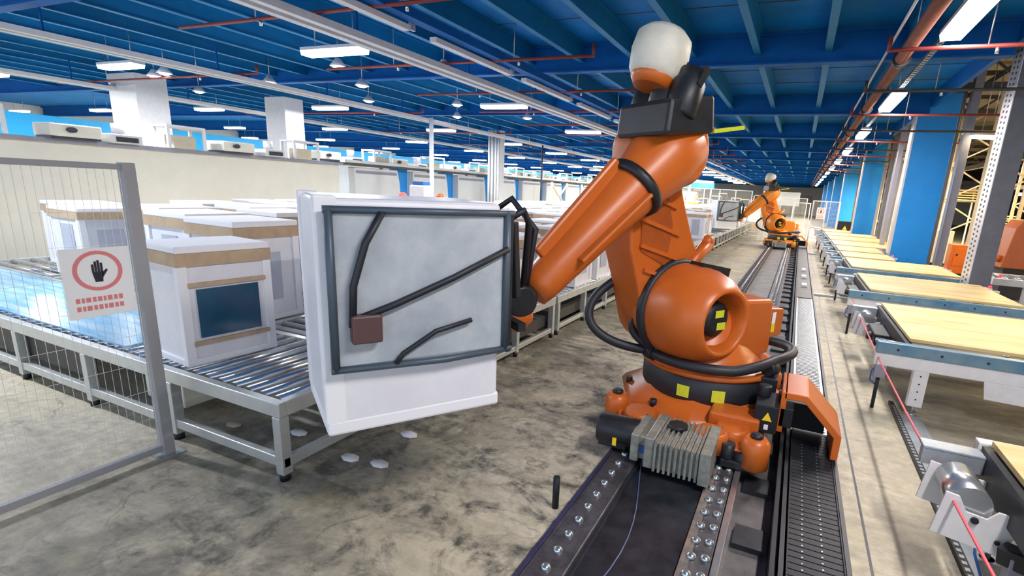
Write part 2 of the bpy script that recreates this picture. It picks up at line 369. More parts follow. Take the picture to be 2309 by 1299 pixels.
# ================================================================== CEILING SERVICES
t = thing('brown_pipe', 'thick brown water main running lengthwise beside the aisle lamps', 'pipe', (0, 0, 0))
MB().cyl((1.03, 1.5, 4.12), (1.03, 80, 4.12), .085, n=14).build('pipe', M_brown, t)
for k in range(14):
    Y = 9.2 + 4.4*k
    MB().lathe((1.03, Y, 4.12), (0, 1, 0), [(0, .12), (.03, .125), (.09, .125), (.12, .12)], 12).build('coupling', M_dark, t)
for k in range(12):
    Y = 8.3 + 5.85*k
    MB().bar((1.03, Y, 4.2), (1.03, Y, 4.9), .012).build('hanger', M_galv, t)
t = thing('lamp_conduit', 'thin pale conduit tube alongside the brown pipe', 'conduit', (0, 0, 0)); MB().cyl((.88, 2, 4.35), (.88, 80, 4.35), .02, n=8).build('conduit', M_perf, t)
def sprinkler(X0, X1, Y, m, label, up0=True):
    t = thing('sprinkler_pipe', label, 'pipe', (0, 0, 0), group='thin red sprinkler branches')
    z = 4.0 if up0 else 4.1
    mb = MB(); mb.cyl((X0, Y, z), (X1, Y, z), .026, n=8)
    if up0: mb.cyl((X0, Y, z - .02), (X0, Y, z + .18), .026, n=8)
    else: mb.cyl((X1, Y, z - .02), (X1, Y, z + .18), .026, n=8)
    mb.build('pipe', m, t)
    for f in (.3, .75):
        x = X0 + (X1 - X0)*f; MB().cyl((x, Y, z), (x, Y, 4.9), .008, n=6).build('hanger', M_galv, t)
        MB().cyl((x + .1, Y, z - .09), (x + .1, Y, z), .022, n=8).build('nozzle', M_bolt, t)
for k in range(12):
    Y = 8.25 + 2.75*k
    sprinkler(.76, 4.3, Y, M_red if k % 2 == 0 else M_darkb, '%s sprinkler pipe crossing under the brown main, %s to the viewer' % ('thin red' if k % 2 == 0 else 'thin dark', nth(k)))
for k in range(11):
    Y = 5.45 + 2.75*k
    sprinkler(-9.3, -3.4, Y, M_red, 'red sprinkler pipe crossing the double cable tray, %s to the viewer' % nth(k), False)
for k in range(6):
    Y = 8.25 + 5.5*k
    sprinkler(-20, -11.5, Y, M_red, 'red sprinkler pipe over the far left of the hall, %s to the viewer' % nth(k), False)
def tray(X, z, Y0, Y1, label, double=True):
    t = thing('cable_tray', label, 'cable tray', (0, 0, 0), group='long pale cable trays under the ceiling')
    for s_ in ((-.13, .13) if double else (0,)):
        mb = MB(); mb.box(X + s_ - .07, X + s_ + .07, Y0, Y1, z, z + .02).box(X + s_ - .075, X + s_ - .06, Y0, Y1, z, z + .09).box(X + s_ + .06, X + s_ + .075, Y0, Y1, z, z + .09)
        mb.build('channel', M_white, t)
    y = Y0 + 1
    while y < min(Y1, 40): MB().bar((X - .19, y, z + .1), (X - .19, y, 4.9), .03).build('hanger', M_beam, t); y += 2.9
tray(-6.4, 3.95, 2.5, 80, 'double pale cable tray running lengthwise between lamp rows, nearest to the aisle')
tray(-12.1, 3.95, 4, 80, 'double pale cable tray over the cream partition')
tray(-18.2, 3.95, 4, 80, 'double pale cable tray at the far left of the hall')
hs = None
for k in range(13):
    Y = 5.0 + 2.75*k
    if hs is None:
        hs = thing('unlit_batten', 'x', 'batten', group='unlit white battens under the dark beam'); MB().box(-.06, .06, -1.1, 1.1, 0, .07).build('housing', M_white, hs); MB().box(-.02, .02, 1.15, 1.25, .03, .16).build('connector', M_perf, hs); o = hs
    else: o = dup(hs, (0, 0, 0))
    o.location = (-5.35, Y, 4.0); o['label'] = 'unlit white batten in the row right of the double tray, %s to the viewer' % nth(k)
tag(MB().box(-5.28, -5.1, 2, 60, 4.1, 4.22).build('duct_beam', M_beam), 'dark blue trunking above the row of unlit battens', 'trunking')

# small ceiling detectors and bulbs at the left
bl = None
for k, (X, Y) in enumerate([(-9.2, 8.4), (-10.4, 10.2), (-6.9, 8.9), (-12.8, 9.5), (-9.6, 13.), (-12.2, 12.2), (-14.8, 8.2), (-15.6, 8.4), (-11.3, 15.3), (-8.7, 15.6), (-17, 10.3), (-17.5, 13)]):
    if bl is None:
        bl = thing('high_bay_lamp', 'x', 'lamp', group='small round lamps'); MB().lathe((0, 0, 0), (0, 0, -1), [(0, .05), (.1, .12), (.16, .17)], 12).build('reflector', M_white, bl); MB().ball((0, 0, -.16), .12, 10, (1, 1, .4)).build('bulb', M_tube, bl); MB().cyl((0, 0, 0), (0, 0, .6), .01, n=6).build('hanger', M_galv, bl); o = bl
    else: o = dup(bl, (0, 0, 0))
    o.location = (X, Y, 4.35); o['label'] = 'small round lamp over the left hall, %s to the viewer of these' % nth([0, 3, 1, 4, 7, 6, 2, 8, 9, 10, 5, 11][k])

# ================================================================== ROBOT TRACK
t = thing('robot_track', 'dark bolted steel track the orange robots travel on', 'track', (-.56, 0, 0))
def TX(x): return x + .56
MB().box(TX(-.80), TX(-.31), .2, 9.6, .03, .075).build('centre_plate', M_plate, t)
MB().box(TX(-.80), TX(-.31), 9.65, 40, .01, .03).build('centre_plate', mat('dusty_plate', (.34, .33, .32), .5, .2, var=.35, scale=3.), t)
MB().box(TX(-1.02), TX(-.82), .2, 40, 0, .10).build('left_rail', M_rail, t, .006)
MB().box(TX(-.83), TX(-.795), .2, 40, 0, .085).build('left_inner_ledge', M_dark, t)
MB().box(TX(-1.04), TX(-1.02), .2, 40, 0, .115).build('left_guide_strip', mat('blued_edge', (.16, .15, .30), .25, .8), t)
MB().box(TX(-.31), TX(-.155), .2, 40, 0, .10).build('right_rail', M_rail, t, .006)
MB().box(TX(-.315), TX(-.265), .2, 40, .1, .104).build('worn_strip', M_rust, t)
MB().box(TX(-.15), TX(-.11), .2, 40, 0, .125).build('right_guide_strip', M_steel, t, .004)
MB().box(TX(-.11), TX(.12), .2, 40, 0, .02).build('rack_bed', mat('bed_steel', (.16, .15, .15), .5, .3, var=.5), t)
MB().box(TX(.125), TX(.15), .2, 40, 0, .18).build('duct_wall', M_black, t)
bolt = MB().lathe((0, 0, 0), (0, 0, 1), [(0, .027), (.010, .027), (.018, .021), (.022, .010)], 10); bme = bolt.mesh('bolt', M_bolt)
nb = 0; far = MB()
for (X, off) in ((-.925, .06), (-.262, .06), (-.19, .08)):
    for k in range(196):
        Y = 1.95 + off + .145*k
        if k < 32:
            o = bpy.data.objects.new('bolt', bme); col.objects.link(o); o.parent = t; o.location = (TX(X), Y, .104 if X == -.262 else .1)
        elif Y < 30: far.lathe((TX(X), Y, .1), (0, 0, 1), [(0, .026), (.018, .02)], 6)
o = far.build('bolt_row', M_bolt, t); o['kind'] = 'stuff'
for k in range(46):
    Y = 1.5 + .62*k
    MB().box(TX(-.08), TX(.11), Y, Y + .2, .02, .055).build('clamp_block', M_dark, t)
for X in (-.76, -.74):
    pts = [(TX(X - .01 + .012*math.sin(y*3)), y, .082) for y in [1.5 + .3*i for i in range(8)]]
MB().tube([(TX(-.72 + .10*math.sin(i*.35 + .4)), 1.9 + .14*i, .083) for i in range(14)], .004, 6).build('drip_line', mat('dull_blue_line', (.10, .13, .28), .3), t)

# cable chain trough
t = thing('cable_trough', 'long black steel trough beside the track holding the cable chain', 'trough', (.35, 0, 0))
MB().box(-.17, .17, .2, 26, .005, .02).build('trough_floor', M_dark, t)
MB().box(-.18, -.155, .2, 26, 0, .15).build('side_wall', M_blackm, t); MB().box(.15, .175, .2, 26, 0, .15).build('side_wall', M_blackm, t)
MB().box(-.15, .145, 11.2, 26, .10, .115).build('cover_plate', mat('trough_cover', (.20, .19, .17), .55, .2, var=.3, scale=3.), t)
mb = MB()
y = 4.4
while y < 11.1: mb.box(-.145, .14, y, y + .022, .10, .115); y += .052
mb.box(-.145, -.12, 4.4, 11.1, .03, .12).box(.12, .145, 4.4, 11.1, .03, .12)
tag(mb.build('cable_chain', M_galv, None, loc=(.35, 0, 0)), 'pale ribbed cable chain lying open in the trough beyond the robot', 'cable chain')
mb = MB()
y = .4
while y < 4.35:
    mb.box(-.145, .14, y, y + .044, .10, .16)
    y += .052
mb.box(-.13, .125, .4, 4.35, .03, .14).box(-.145, -.138, .4, 4.35, .02, .17).box(.134, .141, .4, 4.35, .02, .17)
o = mb.build('cable_chain', M_black, None, loc=(.35, 0, 0)); tag(o, 'black closed cable chain in the trough in front of the robot', 'cable chain')
hl = MB()
for k in range(70):
    
        for x in (-.07, .03): hl.box(x, x + .008, .46 + k*.052, .46 + k*.052 + .008, .16, .162)
hp = hl.build('link_pins', M_galv, o); hp['kind'] = 'stuff'
for k, (Y, z) in enumerate(((12.6, .12), (15.6, .12), (14.1, .12))):
    tag(MB().prism([(-.07, 0), (.07, 0), (.05, .05), (-.05, .05)], lambda u, v, d: (u + .35, d, v + z), Y, Y + .35).build('chain_clip', M_white), ['white clip on the trough cover, nearest', 'white clip on the trough cover, farthest', 'white clip on the trough cover, middle'][k], 'clip', 'clips on the trough cover')
# flat conduits crossing the floor
for k, (X0, X1, Y) in enumerate(((.54, 1.25, 12.35), (.54, 1.4, 22.4), (.95, 1.3, 16.5))):
    tag(MB().box(X0, X1, Y - .035, Y + .035, 0, .05).build('floor_conduit', M_galv, None, .005), ['flat metal conduit crossing the floor from trough to near tables', 'flat metal conduit crossing the floor beside the far robot', 'short metal conduit on the floor between the other two'][k], 'conduit', 'floor conduits')
tag(MB().cyl((-1.16, 2.62, 0), (-1.16, 2.62, .22), .022, n=10).build('stop_post', M_black), 'short black rod standing on the floor left of the track', 'post')

# ================================================================== ROBOTS
def make_robot(cx, cy, ang, MO, label, group):
    T = thing('industrial_robot', label, 'robot', (cx, cy, 0), group=group)
    h = Vector((math.cos(ang), math.sin(ang), 0)); n = Vector((-h.y, h.x, 0)); Z = Vector((0, 0, 1))
    P = lambda s, l, z: h*s + n*l + Z*z
    # carriage
    poly = [(-.50, -1.0), (.44, -1.02), (.56, -.8), (.56, .62), (.42, .8), (-.46, .8), (-.58, .6), (-.62, -.6)]
    c = MB().prism(poly, lambda u, v, d: (u, v, d), .19, .27).build('carriage', MO, T, .015)
    for (u, v) in ((-.60, -.72), (.52, -.98), (.54, .66), (-.55, .66)):
        MB().lathe((u, v, .14), (0, 0, 1), [(0, .07), (.02, .10), (.2, .10), (.24, .07)], 16).build('corner_lug', MO, c)
        MB().lathe((u, v, .38), (0, 0, 1), [(0, .045), (.02, .045), (.03, .03)], 8).build('lug_bolt', M_blackm, c)
    for (u, v) in ((-.36, -.86), (.2, -.94), (.34, -.78)):
        MB().lathe((u, v, .2), (0, 0, 1), [(0, .13), (.12, .13), (.14, .11)], 18).build('boss', MO, c)
    MB().box(-.62, -.40, -1.05, .7, .13, .19).build('slide_shoe', M_blackm, c, .01); MB().box(.30, .50, -1.05, .7, .13, .19).build('slide_shoe', M_blackm, c, .01)
    # foot: orange flange under the ring
    ft = MB().lathe((0, 0, .24), (0, 0, 1), [(0, .80), (.05, .76), (.11, .62), (.15, .57)], 8).build('foot', MO, T, .012)
    for a in range(8):
        an = a*PI/4 + .3; MB().cyl((.69*math.cos(an), .69*math.sin(an), .28), (.69*math.cos(an), .69*math.sin(an), .34), .03, n=8).build('foot_bolt', M_blackm, ft)
    MB().box(.15, .52, -.74, -.5, .26, .40).build('foot_pocket', MO, ft, .02)
    rg = MB().lathe((0, 0, .36), (0, 0, 1), [(0, .565), (.02, .575), (.20, .575), (.22, .55)], 48).build('base_ring', M_rubber, T)
    # yellow labels wrapped on the ring
    for a0 in (-1.83, -1.34):
        mb = MB(); vs = []
        for i in range(5):
            an = a0 + i*.045
            for z in (.40, .50): vs.append((.582*math.cos(an), .582*math.sin(an), z))
        mb.add(vs, [(2*i, 2*i + 2, 2*i + 3, 2*i + 1) for i in range(4)]).build('yellow_label', M_yel, rg)
    MB().lathe((0, 0, .57), (0, 0, 1), [(0, .58), (.02, .60), (.05, .59), (.07, .52)], 48).build('turntable_rim', MO, T)
    # gear motor under the front
    gm = MB()
    gm.box(-.30, -.24, -1.30, -.92, .135, .34).box(-.19, -.12, -1.34, -.9, .13, .36)
    gm.box(-.26, -.16, -1.26, -.92, .14, .32)
    g = gm.build('travel_gearbox', M_silver, T, .008)
    fm = MB()
    for i in range(9): fm.box(-.115 + i*.036, -.098 + i*.036, -1.36, -.9, .13, .35)
    fm.box(-.11, .20, -1.33, -.92, .14, .33); fm.box(.20, .27, -1.38, -.9, .13, .36)
    fm.build('cooling_fins', M_silver, g)
    MB().lathe((-.02, -1.05, .345), (0, 0, 1), [(0, .07), (.03, .07)], 16).build('gear_cap', M_blackm, g)
    MB().cyl((-.22, -1.265, .22), (-.22, -1.27, .22), .03, n=14).build('blue_plug', M_bluec, g)
    tm = MB().cyl((-.60, -1.1, .24), (-.30, -1.1, .24), .115, n=20).box(-.58, -.36, -1.2, -.98, .135, .24).build('travel_motor', M_blackm, T, .01)
    MB().box(-.46, -.43, -1.222, -1.215, .17, .23).build('warning_label', M_yelw, tm)
    MB().cyl((.34, -1.0, .135), (.34, -1.0, .3), .05, n=12).cyl((.44, -.98, .135), (.44, -.98, .26), .07, n=12).build('lubricator', M_blackm, T)
    # junction box with warning triangle
    jb = MB().box(.47, .64, -.70, -.38, .30, .52).build('junction_box', M_black, T, .01)
    MB().add([(.53, -.702, .40), (.60, -.702, .40), (.565, -.702, .47)], [(0, 1, 2)]).build('warning_triangle', M_yelw, jb)
    MB().box(.55, .58, -.702, -.700, .33, .37).build('small_label', M_paper, jb)
    MB().box(.64, .74, -.62, -.45, .34, .50).build('connector', M_blackm, jb, .01)
    MB().box(.46, .6, -.36, -.05, .42, .62).lathe((.52, -.5, .52), (0, 0, 1), [(0, .05), (.09, .05)], 10).build('connector_block', M_blackm, T, .01)
    # hood over the cable trough
    pf = [(.66, .62), (.82, .62), (1.08, .36), (1.08, .17), (1.03, .17), (1.03, .34), (.80, .57), (.66, .57)]
    hd = MB().prism(pf, lambda u, v, d: (u, d, v), -.62, -.12).build('chain_hood', MO, T, .006)
    MB().box(.64, .68, -.62, -.12, .30, .62).build('hood_bracket', MO, hd, .005)
    MB().box(.70, 1.0, -.2, -.14, .18, .4).build('hood_back', M_black, hd)
    # rotating column: barrel across the arm axis, with the motor well open at its outer end
    S0, Z0 = .35, 1.05
    body = MB(); 
    body.lathe(P(.10, .0, .60), (0, 0, 1), [(0, .50), (.05, .50), (.12, .44), (.22, .36), (.5, .27)], 32)
    rc = body.build('rotating_column', MO, T)
    prof = [(-.26, .30), (-.25, .38), (-.12, .40), (.04, .405), (.18, .39), (.30, .355), (.38, .30), (.42, .275), (.43, .255), (.41, .235), (.32, .225), (.12, .22), (.10, .02)]
    hs_ = MB().lathe(P(S0, 0, Z0), n, prof, 36).build('shoulder_housing', MO, T)
    MB().cyl(P(S0, .11, Z0), P(S0, .20, Z0), .19, n=20).build('motor_well', M_blackm, hs_)
    mb = MB().lathe(P(S0 - .02, .2, Z0), n, [(0, .15), (.10, .145), (.13, .09)], 14); mb.build('shoulder_motor', M_black, hs_)
    for dz, ds in ((.045, .02), (-.04, -.01)):
        mb = MB(); a = P(S0 - .09 + ds, .336, Z0 + dz*1.2)
        mb.add([a + Z*.03, a - Z*.03, a - Z*.03 + h*.10, a + Z*.03 + h*.10], [(0, 1, 2, 3)]).build('yellow_label', M_yel, hs_)
    MB().lathe(P(S0, -.16, Z0), n, [(0, .405), (.01, .43), (.07, .43), (.08, .405)], 36).build('bearing_band', M_rubber, T)
    # rear boss of the column with label
    rb = MB().prism([(-.34, .70), (.06, .66), (.10, .9), (.06, 1.20), (-.30, 1.18)], lambda u, v, d: P(-.02 + u, d, v), .04, .36).build('rear_boss', MO, T, .03)
    MB().prism([(-.52, .84), (-.30, .82), (-.30, 1.10), (-.52, 1.08)], lambda u, v, d: P(u, d, v), .10, .34).build('mounting_pad', MO, rb, .012)
    MB().add([P(-.40, .345, 1.06), P(-.35, .345, 1.06), P(-.35, .345, .96), P(-.40, .345, .96)], [(0, 1, 2, 3)]).build('white_label', M_paper, rb)
    MB().add([P(-.40, .346, .96), P(-.35, .346, .96), P(-.35, .346, .88), P(-.40, .346, .88)], [(0, 1, 2, 3)]).build('yellow_label', M_yelw, rb)
    # balancer eye between arm and housing
    MB().prism([(.02, 1.34), (.36, 1.42), (.34, 1.48), (.0, 1.42)], lambda u, v, d: P(u, d, v), -.02, .12).build('saddle_strap', M_blackm, T)
    MB().tube([P(.30, -.12, 1.35), P(.14, -.14, 1.50), P(.02, -.15, 1.6)], [.07, .05, .06], 10).ball(P(.02, -.15, 1.62), .06, 10).build('balancer_eye', MO, T)
    # link arm
    L1 = (.66, 2.33)
    def arc(c, r, a0, a1, k): return [(c[0] + r*math.cos(R(a0 + (a1 - a0)*i/k)), c[1] + r*math.sin(R(a0 + (a1 - a0)*i/k))) for i in range(k + 1)]
    poly = arc((S0, Z0), .36, 150, 340, 14) + [(.80, 1.28), (.90, 1.55), (.93, 1.8), (.92, 2.05)] + arc(L1, .23, -12, 165, 10) + [(.42, 2.1), (.34, 1.9), (.22, 1.65), (.06, 1.40), (.0, 1.25)]
    la = MB().prism(poly, lambda u, v, d: P(u, d, v), -.50, -.14, True).build('link_arm', MO, T, .05, 3)
    # pocket recesses as raised ribs on the outer side and front
    for (a, b_) in (((.30, 1.45), (.82, 1.60)), ((.40, 1.68), (.88, 1.82)), ((.46, 1.90), (.88, 2.02)), ((.2, 1.25), (.76, 1.40))):
        MB().bar(P(a[0], -.125, a[1]), P(b_[0], -.125, b_[1]), .03, .03).build('arm_rib', MO, la)
    mb = MB().prism([(.52, 1.42), (.80, 1.55), (.84, 2.0), (.60, 2.1), (.48, 1.75)], lambda u, v, d: P(u, d, v), -.145, -.13); mb.build('arm_recess', mat('dark_orange', (.40, .085, .014), .4, var=.2), la)
    # elbow and forearm
    E = P(.66, -.06, 2.33); WR = P(1.86, -.06, 1.26); fa = (WR - E); FL = fa.length; fa.normalize()
    up = n.cross(fa).normalized()
    if up.z < 0: up = -up
    MB().lathe(P(.66, -.22, 2.33), n, [(0, .24), (.02, .27), (.30, .27), (.34, .22)], 28).build('elbow_hub', MO, T, 0)
    fr = MB().lathe(E - fa*.16, fa, [(0, .20), (.04, .26), (.30, .27), (.55, .22), (.95, .175), (1.45, .145), (FL + .02, .135), (FL + .10, .12)], 28).build('forearm', MO, T)
    MB().lathe(E + fa*.42, fa, [(0, .245), (.03, .25), (.07, .235)], 28).build('forearm_band', M_blackm, fr)
    MB().bar(E + fa*.45 + up*.22, E + fa*1.35 + up*.15, .14, .06, n).build('forearm_spine', MO, fr, .02)
    MB().bar(E + fa*.5 + n*.21, E + fa*1.2 + n*.16, .03, .12, n).build('forearm_rib', MO, fr, .01)
    # three wrist motors and gear head behind/above the elbow
    hb = MB().prism([(-.02, .16), (.46, .10), (.44, .34), (.02, .42)], lambda u, v, d: E + h*(u - .12) + Z*(v - .04) + n*d, -.26, .30).build('motor_flange', M_blackm, T, .03)
    for l, dz in ((-.18, 0), (.03, .05), (.22, .0)):
        mm = MB().lathe(E + n*l + h*(.16) + Z*(.20 + dz), (Z*.90 - h*.25 + n*.02), [(0, .10), (.02, .115), (.24, .115), (.27, .09), (.33, .085)], 18).build('wrist_motor', M_blackm, T)
        MB().bar(E + n*l + h*.12 + Z*(.40 + dz) + n*.1, E + n*(l + .1) + h*.04 + Z*(.52 + dz), .05, .05).build('motor_plug', M_black, mm)
    cpp = E + h*.20 + Z*.60
    cp = MB().lathe(cpp, (Z*.9 - h*.25), [(-.16, .15), (-.10, .19), (.04, .21), (.14, .20), (.19, .15)], 20).build('motor_cover', mat('pale_cover', (.70, .68, .58), .5, var=.15), T)
    MB().lathe(cpp - Z*.14 + h*.04, (Z*.9 - h*.25), [(-.06, .13), (.0, .165), (.03, .16)], 20).build('cover_collar', MO, cp)
    MB().bar(E - h*.30 + Z*.16 + n*.12, E - h*.62 + Z*.22 + n*.14, .05, .03).build('yellow_tag', M_yel, T)
    # wrist
    wr = MB().lathe(WR + fa*.06, fa, [(0, .12), (.03, .14), (.12, .14), (.16, .11)], 22).build('wrist', MO, T)
    wc = P(2.0, 0, 1.33)
    MB().lathe(P(1.96, -.16, 1.27), n, [(0, .10), (.02, .12), (.22, .12), (.25, .09)], 18).build('wrist_joint', M_blackm, wr)
    MB().cyl(P(1.98, -.02, 1.30), P(2.20, 0, 1.38), .075, n=16).build('tool_flange', M_blackm, wr)
    # gripper
    GX = 2.22
    gr = MB().box(0, .04, -.40, .40, 1.06, 1.90, None)
    def gb(s0, s1, l0, l1, z0, z1, mb=None):
        mb = mb or MB(); vs = [P(s, l, z) for z in (z0, z1) for l in (l0, l1) for s in (s0, s1)]
        return mb.add(vs, [(0, 2, 3, 1), (4, 5, 7, 6), (0, 1, 5, 4), (2, 6, 7, 3), (0, 4, 6, 2), (1, 3, 7, 5)])
    gf = MB(); gb(2.20, 2.24, -.40, .40, 1.06, 1.86, gf)
    G = gf.build('gripper', M_dark, T, .01)
    gb(2.24, 3.14, .345, .385, 1.08, 1.86).build('clamp_plate', M_pad, G, .025)
    gb(2.24, 3.14, -.385, -.345, 1.08, 1.86).build('clamp_plate', M_pad, G, .025)
    for z in (1.085, 1.85): MB().tube([P(2.2, .39, z), P(2.6, .40, z - (.015 if z < 1.5 else 0)), P(3.15, .39, z)], .018, 10).build('frame_tube', M_slate, G)
    for s_ in (2.24, 3.13): MB().tube([P(s_, .39, 1.08), P(s_, .40, 1.5), P(s_, .39, 1.86)], .020, 10).build('frame_tube', M_slate, G)
    MB().tube([P(2.24, .41, 1.66), P(2.55, .42, 1.52), P(2.85, .42, 1.40), P(3.02, .41, 1.34)], .018, 8).build('air_hose', M_rubber, G)
    MB().tube([P(2.9, .41, 1.84), P(2.98, .42, 1.70), P(3.04, .42, 1.50), P(3.05, .41, 1.30)], .018, 8).build('air_hose', M_rubber, G)
    MB().tube([P(2.45, .41, 1.28), P(2.65, .42, 1.24), P(2.82, .42, 1.14), P(2.85, .41, 1.09)], .014, 8).build('air_hose', M_rubber, G)
    gb(2.92, 3.06, .385, .45, 1.22, 1.36).build('valve_block', mat('valve_brown', (.10, .05, .05), .4), G, .01)
    for l, z0, z1 in ((-.30, 1.36, 1.78), (.0, 1.30, 1.84), (.30, 1.36, 1.80)):
        MB().bar(P(2.14, l, z0), P(2.17, l, z1), .05, .07).build('rib', M_black, G, .006)
    MB().tube([P(2.15, .2, 1.80), P(2.05, .22, 1.86), P(1.98, .16, 1.78), P(1.97, .1, 1.4)], .022, 8).build('air_hose', M_rubber, G)
    MB().tube([P(2.15, -.1, 1.80), P(2.02, .0, 1.92), P(1.90, .1, 1.74), P(1.93, .05, 1.35)], .022, 8).build('air_hose', M_rubber, G)
    MB().bar(P(2.1, -.2, 1.18), P(2.1, .34, 1.18), .05, .05).build('cross_bar', M_dark, G)
    # hose loop round the column and up to the arm
    pts = []
    for i in range(60):
        a = R(-94 + 274*i/59); rr = .60 + (.10 if a > R(100) else 0)*(math.sin((a - R(100))*2.2)); z = .68 + .07*max(0, math.sin((a - R(60))*1.4)) if a > R(60) else .68
        if a < R(-95): 
            k = (R(-95) - a)/R(55); z = .68 + .9*k**1.3; rr = .60 + .12*math.sin(k*PI)
        pts.append(P(rr*math.cos(a), rr*math.sin(a), z))
    MB().tube(pts, .042, 10, 0).build('supply_hose', M_rubber, T)
    k0 = pts[0]
    # second loop hanging in front of the arm foot
    def bez(a, b_, c_, d_, k):
        return [a*((1 - t_)**3) + b_*(3*t_*(1 - t_)**2) + c_*(3*t_*t_*(1 - t_)) + d_*(t_**3) for t_ in [i/k for i in range(k + 1)]]
    MB().tube(bez(P(.74, -.50, 1.25), P(1.15, -.62, 1.0), P(1.05, -.45, .70), P(.50, -.12, .68), 40), .040, 10).build('supply_hose', M_rubber, T)
    MB().tube(bez(P(.62, -.30, .98), P(.80, -.30, .85), P(.62, -.2, .72), P(.50, .0, .70), 20), .035, 10).build('supply_hose', M_rubber, T)
    MB().lathe(P(.585, -.13, .68), n, [(-.05, .06), (.05, .06)], 14).build('hose_clamp', M_black, T)
    MB().lathe(P(-.05, .60, .68), h, [(-.05, .06), (.05, .06)], 14).build('hose_clamp', M_black, T)
    return T, P
NEAR_A = math.atan2(-.84, -.54)
Rn, Pn = make_robot(-.56, 4.5, NEAR_A, M_or, 'large orange robot arm on the track in the foreground, swinging a wrapped appliance', 'track robots')
Rf, Pf = make_robot(-.56, 24.2, R(-152), M_or2, 'distant orange robot arm on the same track in front of the fence', 'track robots')

def carried(Pfn, cx, cy, label):
    t = thing('boxed_appliance', label, 'appliance', (cx, cy, 0), group='appliances held by robots')
    def gb(s0, s1, l0, l1, z0, z1):
        mb = MB(); vs = [Pfn(s, l, z) for z in (z0, z1) for l in (l0, l1) for s in (s0, s1)]
        return mb.add(vs, [(0, 2, 3, 1), (4, 5, 7, 6), (0, 1, 5, 4), (2, 6, 7, 3), (0, 4, 6, 2), (1, 3, 7, 5)])
    gb(2.25, 3.17, -.34, .34, .74, 1.90).build('body', M_box, t, .03, 3)
    gb(2.245, 3.175, -.345, .343, .72, .80).build('foam_base', M_foam, t, .015)
    gb(3.08, 3.18, .26, .342, .78, 1.91).build('corner_post', M_foam, t, .01)
    gb(3.08, 3.18, -.342, -.26, .78, 1.91).build('corner_post', M_foam, t, .01)
    return t
carried(Pn, -.56, 4.5, 'white wrapped appliance held in the air by the foreground robot')
t = carried(Pf, -.56, 24.2, 'pale wrapped appliance held in the air by the distant robot')
for c in t.children: c.hide_render = False
t.location.z = 0

